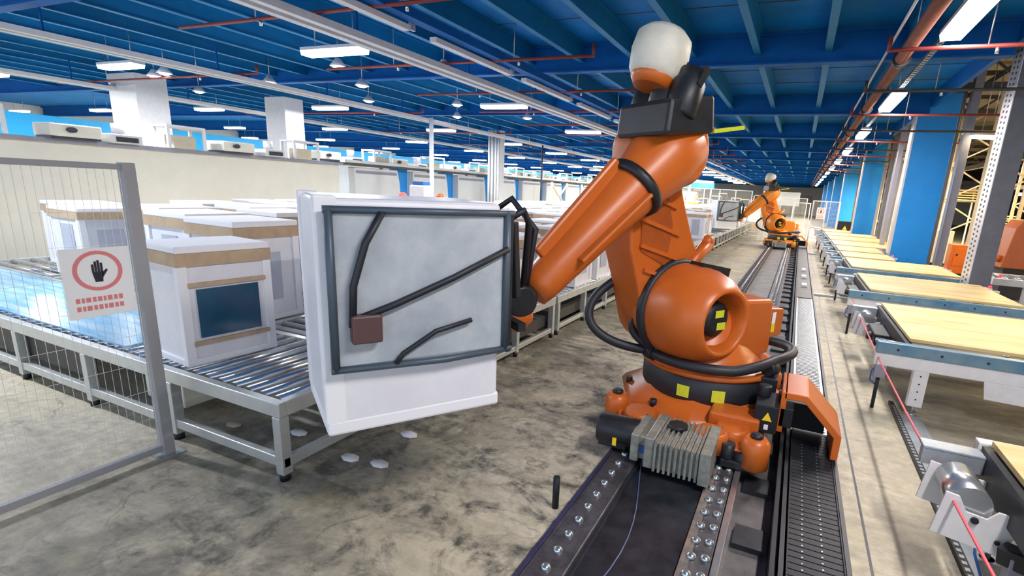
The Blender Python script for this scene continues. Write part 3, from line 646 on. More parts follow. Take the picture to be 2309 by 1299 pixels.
# ================================================================== PLYWOOD TABLES
TB = [(.95, 1.2, 3.40, 3.15), (5.62, 5.82, 7.85, 3.15), (8.88, 9.05, 11.15, 3.15), (12.0, 12.2, 14.25, 3.15), (14.45, 14.6, 16.1, 2.35), (16.25, 16.4, 18.3, 2.35), (18.45, 18.6, 20.9, 3.1), (21.1, 21.3, 23.8, 3.1), (24.0, 24.2, 26.6, 3.1), (27.0, 27.2, 29.6, 2.35)]
for k, (Y0, B0, B1, XE) in enumerate(TB):
    t = thing('roller_table', 'white framed roller table under a plywood board, %s to the viewer' % nth(k), 'table', (.9, Y0, 0), group='tables right of the track')
    LX = XE - .9 + .12
    MB().box(.0, LX, 0, .09, .60, .715).build('front_channel', M_blueb, t, .006)
    MB().box(.0, LX, .015, .10, .47, .60).build('front_beam', M_tbl, t, .006)
    if k > 0:
        for i in range(6): MB().cyl((.18 + i*.36, -.006, .655), (.18 + i*.36, .0, .655), .012, n=8).build('bolt', M_dark, t)
    MB().box(.25, LX, B1 - Y0 + .02, B1 - Y0 + .10, .47, .71).build('rear_beam', M_tbl, t, .006)
    MB().box(.26, .32, .1, B1 - Y0, .50, .70).build('side_rail', M_dark, t)
    for x in (.35, LX - .3):
        for yy in (.02, B1 - Y0 - .06):
            lg = MB().box(x, x + .13, yy, yy + .08, .10, .50).build('leg', M_tbl, t, .006)
            MB().cyl((x + .065, yy + .04, .015), (x + .065, yy + .04, .12), .015, n=8).cyl((x + .065, yy + .04, 0), (x + .065, yy + .04, .02), .04, n=10).build('foot', M_galv, lg)
            if k < 4:
                for i in range(4): MB().cyl((x + .065, yy - .003, .18 + .08*i), (x + .065, yy, .18 + .08*i), .008, n=6).build('hole', M_black, lg)
    MB().box(.02, .12, .01, .12, .34, .47).build('end_bracket', M_postl, t, .005)
    MB().cyl((.07, .06, 0), (.07, .06, .34), .018, n=8).build('strut', M_black, t)
    MB().prism([(.90, .48), (1.42, .48), (1.32, .30), (.93, .31)], lambda u, v, d: (u, d, v), -.01, .012).build('gusset_plate', M_tbl, t, .004)
    # transfer unit at the left rear
    yr = B1 - Y0
    for dy in (-.52, -.18):
        bk = MB().prism([(-.04, .38), (.27, .33), (.33, .56), (.22, .57), (.18, .52), (.09, .535), (.05, .61), (-.01, .62)], lambda u, v, d: (u, d, v), yr + dy, yr + dy + .012).build('bracket', M_tbl, t, .003)
        MB().cyl((.13, yr + dy - .012, .50), (.13, yr + dy, .50), .018, n=8).build('bracket_bolt', M_dark, bk)
        MB().cyl((.24, yr + dy - .012, .41), (.24, yr + dy, .41), .012, n=8).build('bracket_bolt', M_dark, bk)
    MB().cyl((.11, yr - .49, .56), (.11, yr - .2, .56), .095, n=20).build('transfer_roller', M_roll, t)
    MB().box(-.04, .26, yr - .1, yr - .04, .56, .66).box(-.04, .27, yr - .1, yr + .02, .65, .67).build('guide_channel', M_floorm, t, .004)
    if k > 0: MB().box(.10, .28, yr - 1.3, yr - .7, .44, .58).cyl((.05, yr - 1.05, .5), (.3, yr - 1.05, .5), .05, n=10).build('drive_unit', M_blackm, t, .01)
    MB().cyl((.02, .30, .66), (.30, .22, .66), .022, n=10).build('end_roller', M_roll, t)
    if k < 6:
        MB().tube([(.06, .05, .48), (.0, .04, .40), (.0, .05, .30), (.07, .07, .24)], .008, 6).build('blue_cable', M_bluec, t)
    MB().box(LX - .04, LX + .10, yr - .3, yr - .24, .66, .70).build('sensor_arm', M_tbl, t)
    MB().ball((LX, yr - .12, .74), .03, 8).build('red_sensor', M_redlt, t)
    MB().box(LX - .06, LX + .03, yr - .16, yr - .08, .68, .72).build('sensor_base', M_tbl, t)
    b = thing('plywood_board', 'pale plywood board resting on the roller table, %s to the viewer' % nth(k), 'board', (1.2, B0, 0), group='plywood boards on tables')
    MB().box(0, XE - 1.2, 0, B1 - B0, .712, .742).build('panel', M_wood, b)
# floor channel and dark gap next to tables
t = thing('floor_channel', 'galvanised cover strip on the floor beside the tables', 'channel', (1.22, 0, 0))
MB().box(-.02, .16, 1.5, 5.6, 0, .02).build('cover_strip', M_floorm, t); 
mb = MB(); mb.box(-.075, -.03, 1.5, 5.9, 0, .035)
mb.build('slotted_rail', M_blackm, t)
sl = MB()
for i in range(70): sl.box(-.065, -.04, 1.6 + i*.06, 1.63 + i*.06, .035, .037)
sl.build('perforation', M_galv, t)['kind'] = 'stuff'
# cord
t = tag(MB().tube([(.93, 1.3, .62), (.93, 2.3, .585), (.93, 4.2, .55), (.93, 5.5, .545), (.93, 6.6, .57), (.94, 8.7, .60)], .0075, 8).build('pull_cord', M_cord), 'thin red pull cord stretched along the left ends of the tables', 'cord')
# near right corner mechanism
t = thing('pneumatic_arm', 'dark pneumatic lever arm at the bottom right corner beside the nearest table', 'machine arm', (1.17, 2.27, 0))
MB().bar((-.03, .55, .40), (.35, .25, .46), .10, .09).build('lever', M_blackm, t, .01)
MB().cyl((.0, .42, .30), (.25, .30, .34), .035, n=12).build('piston', M_galv, t)
MB().bar((.02, .50, .0), (.02, .50, .42), .07, .07).build('post', M_postl, t, .005)
MB().bar((.30, .25, .0), (.30, .25, .44), .07, .07).build('post', M_postl, t, .005)
MB().cyl((.06, .50, .47), (.12, .46, .47), .03, n=10).build('knob', M_bolt, t)
MB().tube([(-.05, .85, .42), (-.06, .72, .25), (-.02, .6, .12), (.05, .52, .05)], .007, 6).build('blue_cable', M_bluec, t)

# ================================================================== GREY POSTS & RACKS AT RIGHT
def rack_post(X, Y, wx, dy, label, m=M_post, perf=False, z1=6.6):
    t = thing('rack_post', label, 'post', (X, Y, 0), group='grey steel posts right of the tables')
    MB().box(0, wx, 0, dy, 0, z1).build('profile', m, t, .006)
    if perf:
        MB().box(-.012, 0, .0, dy, 0, z1).build('perforated_strip', M_perf, t)
        hl = MB(); z = .3
        while z < 5.6:
            hl.box(-.0135, -.012, dy*.25, dy*.40, z, z + .04); hl.box(-.0135, -.012, dy*.62, dy*.77, z + .03, z + .07); z += .09
        hl.build('slot_holes', M_black, t)
    else: MB().box(-.01, 0, 0, dy, 0, z1).build('edge_strip', M_postl, t)
    MB().box(-.06, wx + .06, -.05, dy + .05, 0, .02).build('foot_plate', M_galv, t)
    return t
rack_post(3.06, 11.45, .32, .50, 'thick leaning-looking grey post with a perforated bright edge, nearest of the posts', M_post, True)
rack_post(3.50, 17.6, .18, .3, 'dark grey post just right of the nearest blue column', M_post)
rack_post(3.70, 17.1, .18, .3, 'lighter grey post right of the dark one by the blue column', M_postl)
for k, (X, Y, w_) in enumerate([(2.7, 20.2, .12), (3.5, 23.8, .22), (3.35, 25.4, .28), (3.4, 27.2, .26), (3.5, 31, .25), (3.5, 34.4, .25), (3.5, 37.2, .25), (3.5, 43, .25), (3.5, 47, .25), (3.5, 56, .25)]):
    rack_post(X, Y, w_, .25, 'slim grey post in the row behind the blue columns, %s to the viewer' % nth(k), M_post if k % 2 else M_postl)
def rack_frame(X, Y, dx, dy, z1, label):
    t = thing('pallet_rack', label, 'rack', (X, Y, 0), group='braced rack frames')
    MB().box(-.05, .05, -.04, .04, 0, z1).build('upright', M_rack, t); MB().box(dx - .05, dx + .05, dy - .04, dy + .04, 0, z1).build('upright', M_rack, t)
    z = .3; s_ = 0
    while z < z1 - .8:
        a = (0, 0, z) if s_ else (dx, dy, z); b = (dx, dy, z + .7) if s_ else (0, 0, z + .7)
        MB().bar(a, b, .035, .05).build('brace', M_rack, t); z += .7; s_ ^= 1
    return t
RF = [(5.2, 16.2, 1.2, .2), (5.2, 20.5, 1.2, .2), (5.2, 25, 1.2, .2), (5.2, 30, 1.2, .2), (5.2, 36, 1.2, .2), (5.2, 43, 1.2, .2), (7.3, 14.8, 1.1, .0), (7.6, 18.6, 1.2, .0), (8.0, 23, 1.2, 0), (8.4, 28, 1.2, 0), (10.6, 17, 1.2, 0), (11., 21.5, 1.2, 0), (11.4, 27, 1.2, 0), (14, 20, 1.3, 0), (14.5, 25, 1.3, 0), (15, 31, 1.3, 0), (17.8, 24, 1.3, 0), (18.5, 30, 1.3, 0)]
for k, (X, Y, dx, dy) in enumerate(RF):
    row = ('in the rack row closest to the blue columns', k) if k < 6 else (('in the second rack row from the columns', k - 6) if k < 10 else (('in the third rack row from the columns', k - 10) if k < 13 else ('in the deepest rack rows', k - 13)))
    rack_frame(X, Y, dx, dy, 6.2, 'cream zigzag-braced rack frame %s, %s' % (row[0], nth(row[1])))
for k, (X, z) in enumerate([(6.9, 3.9), (6.9, 5.2), (9.4, 3.2), (9.4, 4.6), (12.8, 4.2), (16.5, 3.4), (16.5, 5.2), (4.9, 5.9)]):
    t = thing('rack_beam', ['dark long beam through the racks, low near row', 'dark long beam through the racks, high near row', 'dark long beam, low in the second aisle of racks', 'dark long beam, high in the second aisle of racks', 'dark long beam in the third aisle of racks', 'low dark beam deep in the racks', 'high dark beam deep in the racks', 'dark long beam just under the rack roof by the blue columns'][k], 'beam', (X, 8, z), group='dark beams in the rack hall')
    MB().box(-.08, .08, 0, 60, 0, .18).build('web', M_darkb, t)
for k in range(9):
    Y = 13 + 4.2*k
    t = thing('roof_truss', 'dark roof truss over the racks, %s to the viewer' % nth(k), 'truss', (3.4, Y, 0), group='trusses over the racks')
    mb = MB().box(0, 20, -.06, .06, 5.15, 5.3).box(0, 20, -.06, .06, 6.3, 6.45)
    mb.build('chord', M_darkb, t)
    mb = MB()
    for i in range(14): mb.bar((i*1.4, 0, 5.2 if i % 2 else 6.35), ((i + 1)*1.4, 0, 6.35 if i % 2 else 5.2), .06)
    mb.build('web', M_rack if k % 3 == 0 else M_darkb, t)
OCC = [(X, Y, max(dx, .1), max(dy, .1)) for X, Y, dx, dy in RF] + [(6.0, 19.2, 1.6, 1.), (7.6, 24.6, 1.6, 1.), (9.5, 20.5, 1.6, 1.), (6.75, 0, .3, 90), (9.25, 0, .3, 90), (12.65, 0, .3, 90), (16.35, 0, .3, 90), (8., 28.8, 1.5, .6), (8.9, 29.6, 5.5, .9), (5.8, 32.6, 1.5, .9), (6.0, 37.7, 1.5, .9)]
for k in range(26):
    X = 6.0 + (k % 7)*1.9 + random.uniform(-.4, .4); Y = 19 + (k//7)*5.2 + random.uniform(-1, 1); z = [0, 1.25, 2.5, 3.6][(k*3) % 4]
    if any(X < a + c + .06 and X + 1.1 > a - .06 and Y < b + d_ + .06 and Y + .8 > b - .06 for a, b, c, d_ in OCC): continue
    t = thing('stored_pack', 'pack of tan sheets in the racks, %s row back, %s from the columns' % (ORD[k//7], ORD[k % 7]), 'pack', (X, Y, 0), group='packs stored in the rack hall')
    mb = MB()
    for i in range(5): mb.box(0, 1.1, 0, .8, z + .12 + i*.13, z + .17 + i*.13)
    mb.build('sheets', mat('tan_sheet', (.55, .38, .18), .6, var=.2), t)
    for xx in (0, 1.04):
        for yy in (0, .74): MB().box(xx, xx + .06, yy, yy + .06, 0, z + .9).build('carrier_post', M_rack, t)
    MB().box(0, 1.1, 0, .8, z + .04, z + .12).build('carrier_deck', M_darkb, t)
# stacked sheet shelves behind
for k, (X, Y) in enumerate([(6.0, 19.2), (7.6, 24.6), (9.5, 20.5)]):
    t = thing('sheet_rack', ['low rack of stacked tan sheets behind the perforated post', 'rack of stacked tan sheets deep behind the rack frames', 'rack of stacked tan sheets at the far right'][k], 'shelf', (X, Y, 0), group='racks of stacked sheets')
    for i in range(7): MB().box(0, 1.6, 0, 1.0, .35 + i*.17, .38 + i*.17).build('shelf', mat('tan_sheet', (.55, .38, .18), .6, var=.2), t)
    for xx in (0, 1.55):
        for yy in (0, .95): MB().box(xx, xx + .05, yy, yy + .05, 0, 1.6).build('upright', M_darkb, t)
# far-right roller conveyor and orange cabinet
t = thing('side_conveyor', 'white legged roller conveyor beyond the perforated post at right', 'conveyor', (4.3, 13.2, 0))
MB().box(-.4, 3.5, -.1, .0, .56, .70).build('side_frame', M_tbl, t, .006); MB().box(-.4, 3.5, 1.0, 1.1, .56, .70).build('side_frame', M_tbl, t, .006)
for i in range(16): MB().cyl((-.3 + i*.24, 0, .66), (-.3 + i*.24, 1.0, .66), .04, n=10).build('roller', M_roll, t)
for x in (.15, .85, 1.9, 2.9):
    MB().box(x, x + .13, -.09, .0, .08, .56).build('leg', M_tbl, t, .005); MB().cyl((x + .06, -.04, 0), (x + .06, -.04, .1), .025, n=8).build('foot', M_galv, t)
for x in (-.3, .9): MB().ball((x, -.12, .76), .035, 8).build('red_sensor', M_redlt, t)
t = thing('orange_cabinet', 'orange folded steel machine cover at the right edge', 'machine', (4.6, 15.2, 0))
MB().prism([(0, .75), (1.4, .75), (1.4, 1.9), (.25, 1.9), (.12, 1.7)], lambda u, v, d: (u, d, v), 0, .9).build('cover', M_or, t, .02)
MB().box(.1, 1.3, .1, .8, 0, .75).build('stand', M_darkb, t)
MB().cyl((-.1, .2, .95), (.05, .2, .95), .08, n=12).build('knob', M_or, t)
for k, (X, Y, w_, h_, m_, lb) in enumerate([(4.5, 19.2, .55, 1.0, M_or, 'low orange machine behind the lighter grey post'), (4.35, 22.5, .9, 1.3, M_cream, 'cream control cabinet seen between the grey posts'), (4.4, 27.5, 1.2, 1.5, M_or, 'orange machine far behind the grey posts'), (3.75, 20.8, .5, 1.1, M_cream, 'cream cabinet right of the nearest blue column'), (6.4, 14.6, .4, 2.0, M_white, 'tall white control post among the racks'), (6.6, 15.5, .45, 2.1, M_cream, 'tall cream control post among the racks')]):
    t = thing('machine_cabinet', lb, 'cabinet', (X, Y, 0), group='cabinets among the racks')
    MB().box(0, w_, 0, .5, .12, h_).build('housing', m_, t, .01); MB().box(.02, w_ - .02, .03, .47, 0, .12).build('plinth', M_dark, t)
    MB().box(w_*.15, w_*.85, -.01, 0, h_*.35, h_*.9).build('door', m_, t, .003); MB().cyl((w_*.3, -.03, h_*.7), (w_*.3, -.01, h_*.7), .03, n=10).build('switch', M_dark, t)
# dark kick channel in the floor behind tables
tag(MB().box(3.3, 3.5, 8, 20, 0, .06).build('guide_channel', M_blackm), 'black floor channel running behind the tables', 'channel')
tag(MB().box(4.0, 4.1, 8, 13, 0, .05).build('guide_channel', M_blackm), 'second black floor channel at the right edge', 'channel')
t = thing('switch_box', 'low black electrical box with two yellow warning triangles', 'electrical box', (1.97, 30.7, 0))
MB().box(0, 1.3, 0, .5, .5, 1.15).build('housing', M_black, t, .01); MB().box(.05, 1.25, .05, .45, 0, .5).build('stand', M_darkb, t)
for x in (.35, .95): MB().add([(x - .11, -.004, .72), (x + .11, -.004, .72), (x, -.004, .93)], [(0, 1, 2)]).build('warning_triangle', M_yelw, t)

# ================================================================== CONVEYOR (left)
CZ = .56
def conveyor_y(X1, wid, Y0, L, label, full, fine):
    """lane along Y; frame, legs, rollers across"""
    t = thing('roller_conveyor', label, 'conveyor', (X1, Y0, 0), group='roller conveyor sections')
    for x in (-.03, -wid):
        MB().box(x - .03, x + .03, 0, L, CZ - .10, CZ).build('side_rail', M_alu, t, .005)
        if full: MB().box(x - .025, x + .025, 0, L, .08, .14).build('lower_rail', M_alu, t, .005)
        n = 4 if full else 2
        for i in range(n):
            y = .04 + i*(L - .1)/(n - 1)
            lg = MB().box(x - .035, x + .035, y - .03, y + .03, .06, CZ - .1).build('leg', M_alu, t)
            MB().cyl((x, y, 0), (x, y, .06), .03, n=8).build('foot', M_blackm, lg)
    if full:
        MB().box(-wid + .05, -.1, .1, L - .1, .16, .30).build('drive_cover', M_darkb, t)
    if fine:
        for i in range(int(L/.14)):
            MB().cyl((-wid + .03, .08 + i*.14, CZ - .035), (-.06, .08 + i*.14, CZ - .035), .035, n=10).build('roller', M_roll, t)
    else:
        mb = MB()
        for i in range(int(L/.2)): mb.cyl((-wid + .03, .1 + i*.2, CZ - .035), (-.06, .1 + i*.2, CZ - .035), .04, n=6)
        o = mb.build('roller_bed', M_roll, t)
        o['kind'] = 'stuff'
    return t
# near cross transfer
t = thing('transfer_conveyor', 'near aluminium roller conveyor corner running crosswise behind the fence', 'conveyor', (-2.85, 2.0, 0), group='roller conveyor sections')
for y in (0.03, 1.05):
    MB().box(-9.5, 0, y - .03, y + .03, CZ - .10, CZ).build('side_rail', M_alu, t, .006)
    MB().box(-9.5, 0, y - .025, y + .025, .10, .17).build('lower_rail', M_alu, t, .005)
MB().box(-.06, 0, .06, 1.02, CZ - .1, CZ).build('end_rail', M_alu, t, .006); MB().box(-.05, 0, .06, 1.02, .10, .17).build('lower_end_rail', M_alu, t, .005)
for i in range(9):
    for y in (.03, 1.05):
        lg = MB().box(-.07 - i*1.15, .0 - i*1.15, y - .035, y + .035, .05, CZ - .1).build('leg', M_alu, t, .004); MB().cyl((-.035 - i*1.15, y, 0), (-.035 - i*1.15, y, .06), .035, n=8).build('foot', M_blackm, lg)
for i in range(64): MB().cyl((-.12 - i*.145, .08, CZ - .03), (-.12 - i*.145, 1.0, CZ - .03), .036, n=10).build('roller', M_roll, t)
MB().box(-1.9, -1.4, .2, .9, .12, .42).build('drive_box', M_cream, t, .01); MB().box(-9.3, -2.4, .08, .11, .2, .44).build('drive_cover', M_darkb, t)
tag(MB().box(-6.4, -.0, 0, .86, 0, .012).build('roller_shade_sheet', M_rollshade, None, loc=(-4.75, 2.1, CZ + .008)), 'added blue sheet over the near rollers behind the fence, coloured like their bluish shade', 'shade sheet')  # shade on the rollers put in as an added bluish sheet
lanes = [(-2.85, 'beside the aisle'), (-4.75, 'second from the aisle'), (-6.65, 'third from the aisle'), (-8.55, 'fourth from the aisle')]
for li, (X1, ln) in enumerate(lanes):
    for k in range(11):
        Y0 = 3.1 + 3.05*k
        conveyor_y(X1, 1.72, Y0, 2.98, 'conveyor section in the lane %s, %s to the viewer' % (ln, nth(k)), li == 0, li == 0 and k < 5)

# ================================================================== BOXED APPLIANCES
def app(kind):
    """0 plain wrapped box, 1 cooker with glass door, 2 grey wrapped, 3 white with drawers"""
    t = thing('boxed_appliance', 'x', 'appliance', group='wrapped appliances on the conveyors')
    Wd, Dp, Hh = .72, .66, .84
    MB().box(-Wd/2 + .02, Wd/2 - .02, -Dp/2 + .02, Dp/2 - .02, .04, Hh).build('body', M_box if kind != 2 else M_greydoor, t, .012)
    MB().box(-Wd/2, Wd/2, -Dp/2, Dp/2, 0, .05).build('foam_base', M_foam, t, .008)
    MB().box(-Wd/2 - .004, Wd/2 + .004, -Dp/2 - .004, Dp/2 + .004, Hh - .11, Hh - .02).build('cardboard_collar', M_card, t)
    MB().box(-Wd/2, Wd/2, -Dp/2, Dp/2, Hh - .02, Hh + .03).build('foam_lid', M_foam, t, .01)
    for x in (-1, 1):
        for y in (-1, 1):
            MB().box(min(x*Wd/2, x*(Wd/2 - .07)), max(x*Wd/2, x*(Wd/2 - .07)), min(y*Dp/2, y*(Dp/2 - .07)), max(y*Dp/2, y*(Dp/2 - .07)), .04, Hh - .02).build('corner_post', M_foam, t, .006)
    for s_ in (-1, 1):
        if kind == 1:
            MB().box(-.24, .24, s_*(Dp/2 - .012) - .004, s_*(Dp/2 - .012) + .004, .20, .56).build('oven_window', M_glass, t); 
            MB().box(-.3, .3, s_*(Dp/2) - .01, s_*(Dp/2) + .01, .58, .61).build('strap', M_card, t); MB().box(-.3, .3, s_*(Dp/2) - .01, s_*(Dp/2) + .01, .15, .18).build('strap', M_card, t)
        if kind == 0:
            MB().box(-.1, .16, s_*(Dp/2 - .014) - .003, s_*(Dp/2 - .014) + .003, .12, .66).build('door_panel', M_greydoor, t)
        if kind == 3:
            for z in (.2, .4, .6): MB().box(-.26, .26, s_*(Dp/2 - .012) - .004, s_*(Dp/2 - .012) + .004, z, z + .012).build('seam', M_post, t)
    MB().box(Wd/2 - .015, Wd/2 - .008, -.16, .12, .18, .6).build('side_label', M_greydoor if kind != 2 else M_foam, t)
    return t
protos = {}
cnt = {}
# the big one near the fence and its neighbours, then the lanes
spots = []
def sp(kind, X, Y, lab, rz=0, sc_=(1, 1, 1)): spots.append((kind, X, Y, lab, rz, sc_))
sp(1, -4.17, 2.45, 'tall white cooker in open crate standing right of the fence post', R(85), (.92, .82, 1.02))
sp(3, -3.62, 3.45, 'white wrapped appliance just behind the tall crated cooker', 0, (1, 1, 1.05))
sp(0, -8.35, 3.6, 'white appliance with tan collar seen left of the fence sign', 0, (1, 1, 1))
sp(0, -9.3, 3.9, 'leftmost white appliance with tan collar behind the fence', 0, (1, 1, 1))
for k, (kd, X, Y) in enumerate([(3, -5.0, 3.3), (0, -5.95, 3.45), (3, -5.9, 4.4), (0, -6.85, 3.7), (1, -6.8, 4.7), (3, -7.6, 4.6), (0, -5.0, 5.0) ]):
    sp(kd, X, Y, ['white appliance directly behind the crated cooker, left one', 'white appliance next to it behind the fence post', 'white appliance in the second row behind the fence post', 'white appliance just right of the fence sign', 'cooker with dark window in the second row behind the sign', 'white appliance in the second row left of the sign', 'white appliance above the crated cooker, third row'][k], 0, (1, 1, 1.12))
A1 = [4.6, 5.35, 7.2, 8.1, 10.6, 11.5, 18.4, 19.3, 26.6, 29.4, 31.2, 32.1]
for k, Y in enumerate(A1): sp([0, 2, 3, 0, 0, 3, 0, 2, 0, 3, 0, 0][k], -3.28, Y, 'white appliance at the aisle edge of the conveyor, %s of its line' % nth(k))
A2 = [5.0, 7.0, 8.5, 9.6, 11.1, 13.0, 14.2, 16.1, 18.6, 20.1, 23.0, 26.6, 28.3, 31.4, 33]
for k, Y in enumerate(A2): sp([2, 0, 0, 3, 0][k % 5], -4.12, Y, 'white appliance on the inner side of the aisle lane, %s of its line' % nth(k))
ci = 0
for li, (X, ln) in enumerate([(-5.25, 'the second lane, near side'), (-6.05, 'the second lane, far side'), (-7.15, 'the third lane, near side'), (-7.95, 'the third lane, far side'), (-9.05, 'the fourth lane, near side'), (-9.85, 'the fourth lane, far side')]):
    Y = 5.9 + .2*li; k = 0
    while Y < 34:
        sp(random.choice([0, 0, 3, 2, 1]), X, Y, 'wrapped appliance on %s, %s of its line' % (ln, nth(k))); k += 1
        Y += random.choice([.85, .9, 1.0, 1.0, 1.3, 2.2]) if Y < 20 else random.choice([.95, 1.2, 1.6, 2.5])
for (kind, X, Y, lab, rz, sc_) in spots:
    if kind not in protos: protos[kind] = o = app(kind)
    else: o = dup(protos[kind], (0, 0, 0))
    o.location = (X, Y, CZ); o.rotation_euler = (0, 0, rz); o['label'] = lab; o.scale = sc_

# ================================================================== FENCE, near left
t = thing('safety_fence', 'grey post and wire mesh safety fence at the left foreground', 'fence', (-3.87, 1.86, 0))
MB().box(-.035, .035, -.035, .035, 0, 2.0).build('post', M_fence, t, .006); MB().box(-.035, .035, -1.5, -1.43, 0, 2.0).build('post', M_fence, t, .006)
MB().box(-.02, .02, -3.4, .0, 1.955, 1.99).build('top_rail', M_fence, t); MB().box(-.02, .02, -3.4, .0, .04, .085).build('bottom_rail', M_fence, t)
MB().box(-.08, .08, -.08, .08, 0, .012).build('base_plate', M_galv, t)
mb = MB()
for i in range(84): mb.box(-.0009, .0009, -.04 - .04*i, -.0382 - .04*i, .085, 1.955)
for i in range(10): mb.box(-.0009, .0009, -3.4, -.04, .1 + .2*i, .1018 + .2*i)
mb.build('wire_mesh', M_mesh, t)
def sign(name_t, X, Y, zc, w_, h_, faceX, label, rz=0):
    t = thing('warning_sign', label, 'sign', (X, Y, zc), rz, group='prohibition signs')
    MB().box(-w_/2, w_/2, -.003, .003, -h_/2, h_/2).build('plate', M_paper, t)
    mb = MB(); r = w_*.36; N = 28; vs = []
    for i in range(N):
        a = 2*PI*i/N
        for rr in (r*.82, r): vs.append((rr*math.cos(a), -.0045, h_*.17 + rr*math.sin(a)))
    mb.add(vs, [(2*i, 2*i + 1, (2*i + 3) % (2*N), (2*i + 2) % (2*N)) for i in range(N)])
    mb.build('red_ring', M_redsig, t)
    mb = MB(); hf = lambda u, v, d: (u*w_, d, v*w_ + h_*.17)
    mb.prism([(-.06, -.2), (.05, -.2), (.07, -.02), (-.09, -.02)], hf, -.0052, -.0045)
    for i, hh in enumerate((.12, .17, .19, .14)): mb.prism([(-.09 + i*.042, -.02), (-.056 + i*.042, -.02), (-.056 + i*.042, hh), (-.09 + i*.042, hh)], hf, -.0052, -.0045)
    mb.prism([(.06, -.12), (.14, .0), (.12, .03), (.05, -.04)], hf, -.0052, -.0045)
    mb.build('hand_symbol', M_dark, t)
    mb = MB()
    for row in range(2):
        z = -h_*.24 - row*h_*.12; x = -w_*.38
        for i, wv in enumerate([.07, .05, .08, .06, .07, .05, .08, .06, .07]):
            mb.box(x, x + w_*(wv - .012), -.0048, -.0042, z - h_*.035, z + h_*.035); x += w_*wv*1.2
    mb.build('red_lettering', M_redsig, t)
    return t
sign('s', -3.855, 1.63, 1.28, .34, .42, 1, 'white sign with red ring and red lettering hung on the near fence', PI/2)
# far fences and gate
def mesh_fence(X0, X1, Y, z0, z1, n, label, m=M_white):
    t = thing('mesh_fence', label, 'fence', (X0, Y, 0), group='cream mesh fences at the end of the track')
    Lx = X1 - X0
    for i in range(n + 1): MB().box(i*Lx/n - .03, i*Lx/n + .03, -.03, .03, 0, z1).build('post', m, t)
    MB().box(0, Lx, -.02, .02, z1 - .05, z1).build('top_rail', m, t); MB().box(0, Lx, -.02, .02, z0, z0 + .05).build('bottom_rail', m, t)
    mb = MB(); 
    for i in range(int(Lx/.07)): mb.box(i*.07, i*.07 + .006, -.003, .003, z0, z1)
    for i in range(int((z1 - z0)/.07)): mb.box(0, Lx, -.003, .003, z0 + i*.07, z0 + i*.07 + .006)
    mb.build('wire_mesh', M_mesh, t)
    return t
mesh_fence(-2.7, .5, 31, .2, 2.0, 4, 'cream mesh fence closing the aisle behind the distant robot')
mesh_fence(.62, 1.9, 30.5, .15, 2.15, 2, 'cream mesh gate panel behind the plywood tables')
mesh_fence(-2.2, .4, 40.5, .2, 2.3, 3, 'second cream mesh fence farther down the aisle')
mesh_fence(-9.8, -3.2, 38.2, .3, 2.6, 6, 'cream mesh fence behind the far ends of the conveyors')
sign('s2', 1.05, 30.42, 1.5, .42, .6, 0, 'small white sign with red ring on the far gate')
t = thing('guard_rail', 'cream tubular rail bent over beside the last plywood table', 'rail', (.55, 27.5, 0)); MB().tube([(0, 0, 0), (0, 0, .75), (.06, 0, .85), (.5, 0, .85)], .03, 8).build('rail', M_white, t)
t = thing('guard_rail', 'low cream bar fence at the far end of the aisle conveyor', 'rail', (-2.75, 28.6, 0)); MB().tube([(0, 0, 0), (0, 0, .8), (1.9, 0, .8)], .03, 8).build('rail', M_white, t); MB().cyl((0, 0, .15), (1.9, 0, .15), .03, n=8).build('lower_rail', M_white, t)
t = thing('stand_post', 'white twin post standing under the distant held appliance', 'post', (-1.75, 27, 0)); MB().box(0, .1, 0, .1, 0, 1.35).build('post', M_white, t); MB().box(.22, .30, 0, .1, 0, 1.35).build('post', M_white, t); MB().box(-.1, .4, -.1, .2, 0, .02).build('foot_plate', M_galv, t)

# ================================================================== PARTITION AND MEZZANINE (left background)
o = struct(MB().box(-14.1, -14, -4, 12.6, 0, 2.32).build('wall_partition', M_cream))
o = MB().box(-14.2, -13.9, -4, 12.7, 2.32, 2.40).build('trim_4', M_postl); struct(o)
for k in range(9):
    Y = 14.3 + 2.9*k
    t = thing('storage_panel', 'tall pale grey curved panel under the machine gallery, %s to the viewer' % nth(k), 'panel', (-14.3, Y - 1.05, 0), group='pale panels under the gallery')
    poly = [(0, 0), (2.1, 0), (2.2, .3), (2.22, 1.2), (2.15, 1.9), (2.05, 2.3), (0, 2.3)]
    MB().prism(poly, lambda u, v, d: (d, u, v), 0, .3).build('shell', M_greyp, t, .03); MB().box(.301, .31, .06, 2.0, 2.1, 2.2).build('seam', M_postl, t)
    t = thing('gallery_post', 'blue post between pale panels, %s to the viewer' % nth(k), 'post', (-14.6, Y + 1.2, 0), group='blue posts under the gallery')
    MB().box(0, .35, 0, .6, 0, 2.35).build('shaft', M_column, t)
t = thing('machine_gallery', 'long dark gallery deck above the partition carrying small machines', 'gallery', (-14.6, 12.75, 2.36))
MB().box(-.6, .8, 0, 44, 0, .07).build('deck', M_darkb, t); MB().box(.72, .8, 0, 44, .07, .16).build('edge_rail', M_galv, t)
for k in range(16): MB().box(-.55, -.45, k*2.8, k*2.8 + .1, -2.36, 0).build('support', M_postl, t)
ug = [None]*3
